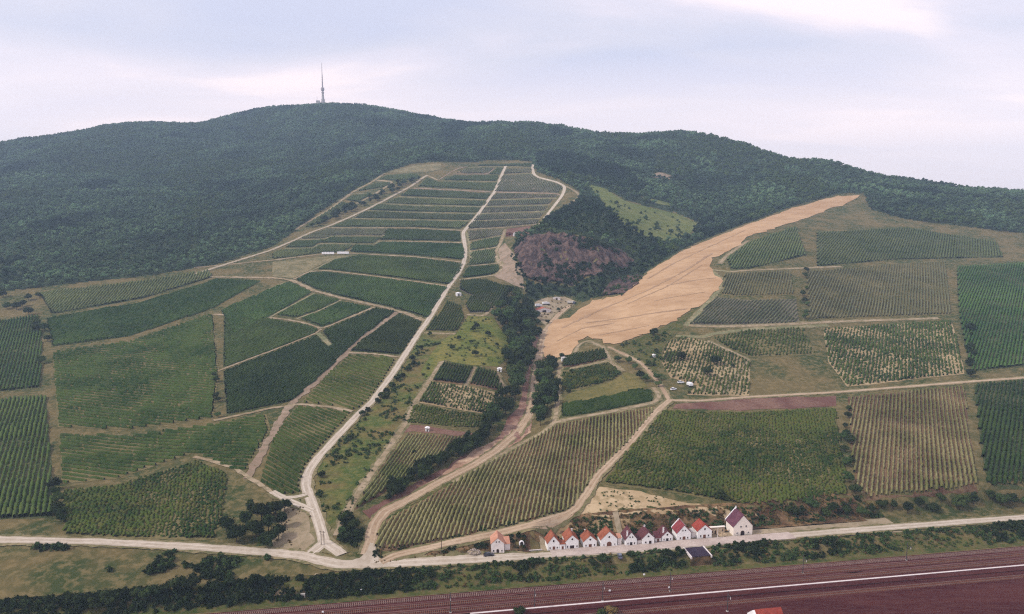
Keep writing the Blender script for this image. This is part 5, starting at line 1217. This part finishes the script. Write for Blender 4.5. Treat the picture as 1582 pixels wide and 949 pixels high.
# tan retaining wall with dark openings, right of the red house
p = one(1112, 829); o = empty('retaining_wall', p, YAW); tag(o, 'tan stone retaining wall with dark openings beside the large cream house', 'wall')
bm = bmk(); box(bm, -4.8, 3.2, 2.4, 3.1, -.5, 2.9); done(bm, 'wall', 'stone_tan', o)
bm = bmk(); box(bm, -5.0, 3.4, 2.2, 3.3, 2.9, 3.12); done(bm, 'coping', 'plaster_cream', o)
for x, z, w_, h_ in ((-2.2, .7, .5, .6), (-.9, .1, .6, 1.5), (2.2, 1.2, .5, .6)):
    bm = bmk(); box(bm, x - w_/2, x + w_/2, 2.34, 2.5, z, z + h_); done(bm, 'opening', 'wood_dark', o)
def heap(name, label, px, py, r, h, mat, n=60, cat='heap'):
    """a pile of broken stone: blocks of many sizes on a low mound"""
    p = one(px, py); o = empty(name, p); tag(o, label, cat)
    rr = np.random.default_rng(int(px))
    bm = bmk()
    for k in range(n):
        a = rr.uniform(0, 6.28); q = math.sqrt(rr.random()) * r; z = h * (1 - (q / r) ** 1.5) * rr.uniform(.3, 1)
        s = rr.uniform(.14, .42)
        bmesh.ops.create_icosphere(bm, subdivisions=1, radius=s, matrix=Matrix.Translation((math.cos(a) * q, math.sin(a) * q * .7, z)) @ Matrix.Rotation(rr.uniform(0, 6), 4, Vector((rr.random(), rr.random(), 1)).normalized()) @ Matrix.Diagonal((1.3, .9, .7, 1)))
    st = done(bm, 'stones', mat, o); st['kind'] = 'stuff'
    bm = bmk(); bmesh.ops.create_icosphere(bm, subdivisions=3, radius=1, matrix=Matrix.Diagonal((r * .95, r * .66, h * .55, 1)))
    for v in bm.verts:
        v.co *= 1 + .16 * math.sin(v.co.x * 5 + v.co.y * 7) * math.cos(v.co.y * 4)
    done(bm, 'mound', 'dry_ground', o)
heap('rubble_heap', 'pale rubble heap left of the lone cellar house', 732, 853, 2.7, 1.4, 'rubble_pale', 150)
heap('stone_pile', 'tan stone pile in front of the retaining wall', 1117, 827, 2.0, 1.0, 'stone_tan', 60)
# white horseshoe arch of a cellar entrance
p = one(806, 843); o = empty('cellar_entrance', p, YAW); tag(o, 'white horseshoe arch of a cellar entrance in the bank', 'entrance')
bm = bmk(); n = 12
ro, ri = 1.0, .66
def ringpt(r, i): 
    a = math.pi * i / n
    return (math.cos(a) * r, .95 + math.sin(a) * r)
for i in range(n):
    prism(bm, [ringpt(ri, i), ringpt(ro, i), ringpt(ro, i + 1), ringpt(ri, i + 1)], -.1, .5)
for s in (-1, 1):
    box(bm, min(s * ri, s * ro), max(s * ri, s * ro), -.1, .5, -.3, .95)
done(bm, 'arch', 'white_paint', o)
bm = bmk(); prism(bm, arch(.64, -.2, .95), .15, .3); done(bm, 'door', 'wood_dark', o)
# low pale wall by the first house
p = one(827.5, 852); o = link('low_wall', None, None); o.location = p; o.rotation_euler = (0, 0, YAW); tag(o, 'low pale garden wall left of the first house in the row', 'wall')
bm = bmk(); box(bm, -2.6, 2.6, 0, .3, -.3, .55); done(bm, 'wall', 'concrete', o)
bm = bmk(); box(bm, -2.7, 2.7, -.06, .36, .55, .64); done(bm, 'coping', 'platform_pale', o)
# concrete stair strip up the bank
q0 = rail_xy(79.5, 25.0); q1 = rail_xy(78.8, 34.6)
path('stair_ramp', None, 2.4, 'dry_ground', 0.75, 'grey concrete ramp climbing the bank behind the arched-gate house', wjit=0.0, world=[q0, (q0 + q1) / 2, q1], smooth=1)
# dark flat roof let into the embankment
p = one(1072, 848); o = empty('underpass_shelter', (p.x, p.y, 0.1), YAW); tag(o, 'dark flat roof with pale kerbs set in the embankment below the road', 'shelter')
bm = bmk(); box(bm, -3.9, 3.9, -7.2, .4, .25, .45); done(bm, 'roof', 'tar_roof', o)
for s in (-1, 1):
    bm = bmk(); box(bm, s * 4.15 - .25, s * 4.15 + .25, -7.6, .6, -.3, .62); done(bm, 'kerb', 'platform_pale', o)
bm = bmk(); box(bm, -4.3, 4.3, -7.1, -6.8, -3.8, .24); done(bm, 'front_wall', 'bank_soil', o)
# ------------------------------------------------------------------ railway
bed = field('railway_bed', None, 'ballast', 0.06, 'dark maroon ballast of the railway yard', world=strip_poly(-330, 400, -80, -0.2, 50), jit=0.12, cell=8)
def strip(name, s, w, z, h, a0, a1, mat, label, parent=None, kind='structure', off=.0):
    c = (a0 + a1) / 2; L_ = (a1 - a0) / 2
    q = rail_xy(c, s)
    bm = bmk(); box(bm, -L_, L_, -w / 2, w / 2, 0, h)
    o = done(bm, name, mat, parent)
    if parent is None:
        o.location = (q[0], q[1], z); o.rotation_euler = (0, 0, YAW); tag(o, label, kind=kind)
    return o
for s, w, l in [(-3.9, 1.6, 'lighter reddish gravel strip between the first two tracks'), (-9.0, 1.3, 'lighter gravel strip between the second and third tracks'), (-12.9, 1.5, 'reddish gravel strip beside the platform')]:
    field('gravel_strip', None, 'ballast_light', 0.10, l, world=strip_poly(-330, 400, s - w / 2, s + w / 2, 90), jit=0.22, cell=8)
def track(s, label, sl_mat):
    q = rail_xy(30, s); o = empty('railway_track', (q[0], q[1], -3.93), YAW); tag(o, label, 'track', 'railway tracks')
    for y in (-.75, .75):
        bm = bmk(); box(bm, -340, 340, y - .05, y + .05, .17, .33); done(bm, 'rail', 'rail_steel', o)
    bm = bmk()
    for k in range(0, 980):
        x = -330 + k * .68 + random.uniform(-.04, .04)
        box(bm, x - .13, x + .13, -1.3, 1.3, .04, .18)
    st = done(bm, 'sleepers', sl_mat, o); st['kind'] = 'stuff'
    bm = bmk(); prism(bm, [(-2.1, 0), (2.1, 0), (1.5, .10), (-1.5, .10)], -340, 340)
    me = bpy.data.meshes.new('ballast'); bmesh.ops.rotate(bm, verts=bm.verts[:], cent=(0, 0, 0), matrix=Matrix.Rotation(R(90), 3, 'Z')); bmesh.ops.recalc_face_normals(bm, faces=bm.faces[:]); bm.to_mesh(me); bm.free()
    link('ballast', me, 'ballast', o)
track(-1.9, 'railway track nearest the grass, with pale sleepers', 'sleeper')
track(-6.4, 'railway track in the middle of the dark bed', 'wood_brown')
track(-11.0, 'railway track running closest to the platform', 'wood_brown')
track(-21.5, 'railway track beyond the platform at the bottom edge', 'wood_brown')
q = rail_xy(190, -15.6); o = empty('platform', (q[0], q[1], -3.95), YAW); tag(o, 'low station platform with a pale edge line', 'platform')
bm = bmk(); box(bm, -178, 178, -2.0, .75, 0, .42); done(bm, 'deck', 'ballast', o)
bm = bmk(); box(bm, -178, 178, .76, 1.4, 0, .55); done(bm, 'edge', 'platform_pale', o)
def mast(px, py, label, h=7.6):
    p = one(px, py); o = empty('catenary_mast', p, YAW); tag(o, label, 'mast', 'masts of the railway')
    bm = bmk(); cyl(bm, 0, 0, 0, h, .16, .10, 8); done(bm, 'post', 'mast_steel', o)
    bm = bmk(); box(bm, -.06, .06, -2.6, .1, h - 1.1, h - 1.0); box(bm, -.05, .05, -2.4, .1, h - 2.0, h - 1.92); done(bm, 'bracket', 'mast_steel', o)
    bm = bmk(); cyl(bm, 0, -2.0, h - 1.9, h - 1.1, .09, .09, 8); done(bm, 'insulator', 'plaster_old', o)
    bm = bmk(); box(bm, -.35, .35, -.35, .35, -.3, .25); done(bm, 'footing', 'concrete', o)
for px, py, l in [(931,929,'dark railway mast below the arched-gate house'),(1035,914,'dark railway mast below the crimson house'),(1123.5,945,'dark railway mast beside the station roof'),(826,940,'dark railway mast left of the arched-gate house mast'),(696,947,'dark railway mast left of the lone house'),(1240,886,'railway mast past the cream house'),(1400,866,'railway mast at the far right')]:
    mast(px, py, l)
def marker(px, py, label):
    p = one(px, py); o = empty('signal_marker', p, YAW); tag(o, label, 'signal', 'small white signals of the railway')
    bm = bmk(); cyl(bm, 0, 0, 0, .7, .07, .07, 8); done(bm, 'post', 'mast_steel', o)
    bm = bmk(); box(bm, -.36, .36, -.1, .1, .6, 1.15); done(bm, 'plate', 'white_paint', o, .03)
for px, py, l in [(942,916,'small white signal on the ballast near the middle'),(1034,911,'small white signal on the ballast at right'),(499,949,'small white signal at the bottom left of the tracks'),(995,891,'small white marker at the grass edge of the tracks'),(562,891,'white marker high on the embankment below the junction'),(558,915,'white marker low on the embankment below the junction')]:
    marker(px, py, l)
# concrete culvert mouth with its pale footpath
p = one(468,924); o = empty('culvert', p, YAW); tag(o, 'small pale concrete culvert at the foot of the embankment', 'culvert')
bm = bmk(); box(bm, -.8, .8, 0, .5, -.3, 1.6); done(bm, 'headwall', 'concrete', o)
bm = bmk(); prism(bm, arch(.45, 0, .6), -.04, .2); done(bm, 'opening', 'wood_dark', o)
path('earth_path', [(490,888),(482,900),(472,914),(466,922)], 1.3, 'beige_path', 0.5, 'short steep footpath down the embankment')
path('earth_path', [(421,917),(440,916),(458,919),(470,924)], 1.6, 'beige_path', 0.3, 'pale footpath at the foot of the embankment')
# station building cut by the bottom edge
p = at_rail(109.8, -36.5); o = empty('station_building', p, YAW); tag(o, 'white building with a red roof cut by the bottom edge', 'building')
bm = bmk(); v_ = [(-3.4, -.5), (3.4, -.5), (3.4, 3.2), (0, 6.2), (-3.4, 3.2)]
prism(bm, v_, -5, 5); bmesh.ops.rotate(bm, verts=bm.verts[:], cent=(0, 0, 0), matrix=Matrix.Rotation(R(90), 3, 'Z')); done(bm, 'wall', 'plaster', o)
bm = bmk()
for s in (-1, 1):
    prism(bm, [(0, 6.24), (s * 3.8, 2.89), (s * 3.8, 3.09), (0, 6.46)], -5.2, 4.2)
bmesh.ops.rotate(bm, verts=bm.verts[:], cent=(0, 0, 0), matrix=Matrix.Rotation(R(90), 3, 'Z')); done(bm, 'roof', 'tile_red', o)
bm = bmk(); box(bm, -4, -3, 3.36, 3.46, 1.0, 2.2); done(bm, 'window', 'glass', o)
bm = bmk(); box(bm, 1, 2, 3.36, 3.48, 0, 2.1); done(bm, 'door', 'wood_brown', o)
# ------------------------------------------------------------------ poles
def pole(px, py, h, label, mat='pole_wood', arms=1, lean=0.0, cat='pole'):
    p = one(px, py); o = empty('utility_pole', p, YAW); o.rotation_euler = (lean, 0, YAW); tag(o, label, cat, 'utility poles')
    bm = bmk(); cyl(bm, 0, 0, -.5, h, .15, .10, 8); done(bm, 'post', mat, o)
    for k in range(arms):
        z = h - .4 - k * .9
        bm = bmk(); box(bm, -.9, .9, -.06, .06, z, z + .12); cr = done(bm, 'crossarm', mat, o)
        bm = bmk()
        for x in (-.8, 0, .8):
            cyl(bm, x, 0, z + .12, z + .32, .05, .04, 6)
        done(bm, 'insulators', 'plaster_old', cr)
pole(682, 850, 8.0, 'dark wooden pole at the lower edge of the vine field')
pole(1108.5, 833.5, 5.0, 'pale post in front of the tan retaining wall', 'platform_pale', 0)
p = one(498.6, 843); o = empty('utility_pole', p, R(-10)); tag(o, 'double-legged wooden pole beside the white road fork', 'pole', 'utility poles')
for x in (-.6, .6):
    bm = bmk(); cyl(bm, x, 0, -.5, 6.2, .13, .10, 8); done(bm, 'leg', 'pole_wood', o)
bm = bmk(); box(bm, -1.2, 1.2, -.07, .07, 5.6, 5.75); box(bm, -.8, .8, -.07, .07, 4.4, 4.5); done(bm, 'crossarm', 'pole_wood', o)
# ------------------------------------------------------------------ cars and trucks
def wheels(o, xs, ys_, r, w):
    for x in xs:
        for s in (-1, 1):
            bm = bmk(); n = 14
            a = [bm.verts.new((x + math.cos(6.283 * i / n) * r, s * ys_ - w / 2, r + math.sin(6.283 * i / n) * r)) for i in range(n)]
            b = [bm.verts.new((x + math.cos(6.283 * i / n) * r, s * ys_ + w / 2, r + math.sin(6.283 * i / n) * r)) for i in range(n)]
            bm.faces.new(a); bm.faces.new(b[::-1])
            for i in range(n): bm.faces.new((a[i], b[i], b[(i + 1) % n], a[(i + 1) % n]))
            wh = done(bm, 'wheel', 'rubber', o)
            bm = bmk(); y = s * (ys_ + w / 2 + .012)
            c = [bm.verts.new((x + math.cos(6.283 * i / n) * r * .6, y, r + math.sin(6.283 * i / n) * r * .6)) for i in range(n)]
            d = [bm.verts.new((x + math.cos(6.283 * i / n) * r * .6, y - s * .03, r + math.sin(6.283 * i / n) * r * .6)) for i in range(n)]
            bm.faces.new(c); bm.faces.new(d[::-1])
            for i in range(n): bm.faces.new((c[i], c[(i + 1) % n], d[(i + 1) % n], d[i]))
            done(bm, 'rim', 'mast_steel', wh)
def car(label, px, py, rz, paint, group='parked cars', zoff=0.0):
    p = one(px, py); o = empty('parked_car', (p.x, p.y, p.z + zoff), rz); tag(o, label, 'car', group)
    # body: cross sections along the length, narrower roof
    prof = [(-2.1, .35, .62), (-2.05, .30, .86), (-1.2, .28, .98), (0, .28, 1.0), (.9, .28, .98), (1.75, .30, .86), (2.1, .36, .66)]
    bm = bmk(); rings = []
    for x, zb, zt in prof:
        hw = .84 if abs(x) < 1.9 else .74
        rings.append([bm.verts.new(q) for q in ((x, -hw, zb), (x, hw, zb), (x, hw + .03, (zb + zt) / 2), (x, hw - .06, zt), (x, -hw + .06, zt), (x, -hw - .03, (zb + zt) / 2))])
    for a, b in zip(rings, rings[1:]):
        for i in range(6): bm.faces.new((a[i], a[(i + 1) % 6], b[(i + 1) % 6], b[i]))
    bm.faces.new(rings[0][::-1]); bm.faces.new(rings[-1])
    done(bm, 'body', paint, o)
    bm = bmk()
    lo = [bm.verts.new(q) for q in ((-1.75, -.77, .94), (1.05, -.77, .96), (1.05, .77, .96), (-1.75, .77, .94))]
    hi = [bm.verts.new(q) for q in ((-1.25, -.58, 1.38), (.30, -.60, 1.42), (.30, .60, 1.42), (-1.25, .58, 1.38))]
    for i in range(4): bm.faces.new((lo[i], lo[(i + 1) % 4], hi[(i + 1) % 4], hi[i]))
    bm.faces.new(hi)
    bm.faces.new(lo[::-1])
    done(bm, 'window', 'glass', o)
    bm = bmk(); box(bm, -1.28, .34, -.60, .60, 1.40, 1.46); done(bm, 'roof', paint, o, .02)
    wheels(o, (-1.3, 1.32), .76, .31, .2)
    for s in (-.6, .6):
        bm = bmk(); box(bm, 2.02, 2.12, s - .16, s + .16, .62, .76); done(bm, 'headlight', 'lamp_clear', o)
        bm = bmk(); box(bm, -2.12, -2.02, s - .14, s + .14, .66, .82); done(bm, 'tail_light', 'lamp_red', o)
    return o
car('dark navy car parked beside the lone cellar house', 755, 859, YAW, 'car_navy')
car('blue-grey car parked across the road edge near the arched-gate house', 957.7, 861.5, YAW + R(80), 'car_blue_grey', zoff=.1)
car('white car parked closest to the track fork by the straw plot', 1040.5, 602.5, R(30), 'car_white')
car('white car parked at the edge of the straw plot', 1051.6, 592, R(12), 'car_white')
def truck(label, px, py, rz, paint, L_=6.0, boxh=2.6, bed='car_white'):
    p = one(px, py); o = empty('truck', p, rz); tag(o, label, 'truck', 'parked trucks and vans')
    bm = bmk(); prism(bm, [(L_ / 2 - 1.9, .6), (L_ / 2, .6), (L_ / 2, 1.5), (L_ / 2 - .35, 2.4), (L_ / 2 - 1.9, 2.4)], -1.1, 1.1); c = done(bm, 'cab', paint, o)
    bm = bmk(); prism(bm, [(L_ / 2 - .02, 1.52), (L_ / 2 + .02, 1.52), (L_ / 2 - .31, 2.3), (L_ / 2 - .36, 2.3)], -.95, .95); done(bm, 'windscreen', 'glass', c)
    bm = bmk(); box(bm, -L_ / 2, L_ / 2 - 2.05, -1.2, 1.2, .95, .95 + boxh * .7); done(bm, 'cargo_box', bed, o, .05)
    bm = bmk(); box(bm, -L_ / 2, L_ / 2 - .3, -.5, .5, .6, .93); done(bm, 'chassis', 'mast_steel', o)
    wheels(o, (-L_ / 2 + 1.1, L_ / 2 - 1.1), .98, .48, .3)
truck('white van standing at the corner of the straw plot', 1065.5, 597, R(100), 'car_white', 5.0, 2.2)
truck('white truck parked left behind the red-roofed quarry shed', 832, 474.5, R(20), 'car_white', 6.5, 2.8)
truck('white truck parked right behind the red-roofed quarry shed', 843.5, 471, R(25), 'car_white', 7.0, 2.6)
truck('grey truck parked at the right end of the quarry floor', 883, 469.5, R(-30), 'car_blue_grey', 8.0, 2.4, 'concrete')
# ------------------------------------------------------------------ huts and sheds
def hut(label, px, py, rz, w, d, h, wall, roof, rise=.5, name='hut', door='wood_dark', cat='hut'):
    p = one(px, py); o = empty(name, p, rz); tag(o, label, cat)
    bm = bmk(); prism(bm, [(-w/2, -.5), (w/2, -.5), (w/2, h), (0, h + rise), (-w/2, h)], 0, d); done(bm, 'wall', wall, o)
    sl = rise / (w / 2)
    bm = bmk()
    for s in (-1, 1):
        prism(bm, [(0, h + rise + .02), (s * (w/2 + .25), h - .25 * sl + .02), (s * (w/2 + .25), h - .25 * sl + .15), (0, h + rise + .15)], -.2, d + .2)
    done(bm, 'roof', roof, o)
    bm = bmk(); box(bm, -w * .14, w * .14, -.05, .05, .02, h * .8); done(bm, 'door', door, o)
    window(o, w * .32, h * .45, .5, .5)
    return o
hut('white cabin on a bare patch beside the white road', 709, 457.5, R(15), 4.6, 4.0, 2.4, 'plaster', 'white_paint', .6)
hut('small white shed at the head of the pale gully path', 771.5, 574.5, R(-5), 3.0, 2.6, 2.0, 'plaster', 'white_paint', .4)
hut('small white hut above the ends of the vine rows', 660, 667, R(3), 2.1, 2.0, 1.9, 'plaster', 'white_paint', .4)
hut('white hut half hidden in the gully trees', 762, 651, R(-10), 2.8, 2.4, 2.1, 'plaster', 'white_paint', .4)
hut('white flat-roofed hut below the bare orange slope', 872.5, 557.5, R(5), 4.4, 3.2, 2.0, 'plaster', 'concrete', .2)
hut('tiny white hut below the bare orange slope by the pasture', 1010.5, 552.5, R(0), 1.8, 1.8, 1.8, 'plaster', 'white_paint', .3)
hut('white hut beside a long dark barn above the quarry', 796, 364.5, R(0), 5.0, 4.0, 3.0, 'plaster', 'white_paint', .7)
hut('long dark barn with a reddish roof above the quarry rim', 787.5, 364, R(0), 9.0, 6.0, 2.6, 'wood_brown', 'tile_maroon', 1.2, 'barn', cat='barn')
hut('long quarry shed with a rusty red roof and white front', 841, 483, R(20), 13.0, 7.0, 2.6, 'plaster_old', 'rust_red', 1.8, 'quarry_shed', cat='shed')
hut('pale low shed at the back of the quarry floor', 860, 463.5, R(0), 7.0, 3.5, 2.0, 'plaster_old', 'concrete', .4, 'quarry_shed', cat='shed')
hut('tiny pale hut beside the dirt bed of the gully', 778, 468.5, R(0), 2.0, 2.0, 1.8, 'plaster', 'white_paint', .3)
# two runs of white panels standing on the hillside
for k, (xs, l) in enumerate([([499, 503, 507, 511, 514.6], 'run of white panels standing on the hillside, left half'), ([523, 526.5, 530, 533.5, 537], 'run of white panels standing on the hillside, right half')]):
    pp = [one(x, 393.6 if k == 0 else 393.0) for x in xs]
    o = empty('hillside_sign', pp[2], 0); tag(o, l, 'sign', 'white hillside signs')
    for j, q in enumerate(pp):
        r_ = q - pp[2]
        wd = 1.35 + .3 * ((j * 7 + k) % 3) / 2
        bm = bmk(); box(bm, r_.x - wd, r_.x + wd * .8, r_.y, r_.y + .2, r_.z + .6, r_.z + 3.1); pn = done(bm, 'panel', 'white_paint', o)
        bm = bmk(); box(bm, r_.x - .9, r_.x - .75, r_.y + .2, r_.y + .35, r_.z - .5, r_.z + 2.8); box(bm, r_.x + .6, r_.x + .75, r_.y + .2, r_.y + .35, r_.z - .5, r_.z + 2.8); done(bm, 'post', 'pole_wood', pn)
# ------------------------------------------------------------------ television tower on the summit
ts = unproj([(499, 160)])[0]
q_ = np.arange(1850, 2300, 5.0); uu = u_of(499, 156)
zt = H(uu * q_, q_); el = (zt - CAMZ) / q_; kk = int(np.argmax(el)); ty = q_[kk]; tx = uu * ty; tz_ = float(zt[kk])
o = empty('television_tower', (tx, ty, tz_), 0); tag(o, 'slender television tower with a gallery on the wooded summit', 'tower')
TOPZ = CAMZ + ty * slope_of(97)
HT = TOPZ - tz_
bm = bmk(); cyl(bm, 0, 0, -4, HT * .16, 7.0, 4.6, 16); done(bm, 'base', 'tower_concrete', o)
bm = bmk(); cyl(bm, 0, 0, HT * .16, HT * .40, 3.4, 2.4, 16); done(bm, 'shaft', 'tower_concrete', o)
bm = bmk(); cyl(bm, 0, 0, HT * .34, HT * .37, 3.0, 5.0, 16); cyl(bm, 0, 0, HT * .37, HT * .42, 5.0, 4.6, 16); gl = done(bm, 'gallery', 'tower_steel', o)
bm = bmk(); cyl(bm, 0, 0, HT * .30, HT * .315, 4.0, 4.0, 16); done(bm, 'ring', 'tower_steel', gl)
bm = bmk(); cyl(bm, 0, 0, HT * .42, HT * .72, 2.0, 1.2, 12); done(bm, 'lower_mast', 'tower_steel', o)
bm = bmk(); cyl(bm, 0, 0, HT * .72, HT, 1.0, .35, 10); done(bm, 'upper_mast', 'tower_steel', o)
o2 = empty('transmitter_building', (tx - 13, ty - 4, float(H(tx - 13, ty - 4))), 0); tag(o2, 'low pale transmitter building beside the television tower', 'building')
bm = bmk(); box(bm, -5, 5, -3, 3, -3, 13); done(bm, 'wall', 'tower_concrete', o2)
bm = bmk(); box(bm, -5.3, 5.3, -3.3, 3.3, 13.02, 13.6); done(bm, 'roof', 'tower_steel', o2)
bm = bmk(); cyl(bm, -3, 0, 13.6, 26, .5, .2, 8); done(bm, 'antenna', 'tower_steel', o2)
# ------------------------------------------------------------------ air
HZ = bpy.data.materials.new('haze'); HZ.use_nodes = True
HZ.cycles.volume_sampling = 'DISTANCE'
N, L = HZ.node_tree.nodes, HZ.node_tree.links
N.clear()
pv = N.new('ShaderNodeVolumePrincipled'); pv.inputs['Color'].default_value = (0.52, 0.74, 1.0, 1); pv.inputs['Density'].default_value = HAZE
pv.inputs['Anisotropy'].default_value = 0.0
ou = N.new('ShaderNodeOutputMaterial'); L.new(pv.outputs[0], ou.inputs['Volume'])
MATS['haze'] = HZ
bm = bmk(); box(bm, -5300, 5300, -760, 5400, float(ZZ.min()) - 1.5, max(TOPZ, float(ZZ.max())) + 30)
hz_o = done(bm, 'haze', 'haze', None); tag(hz_o, kind='stuff')
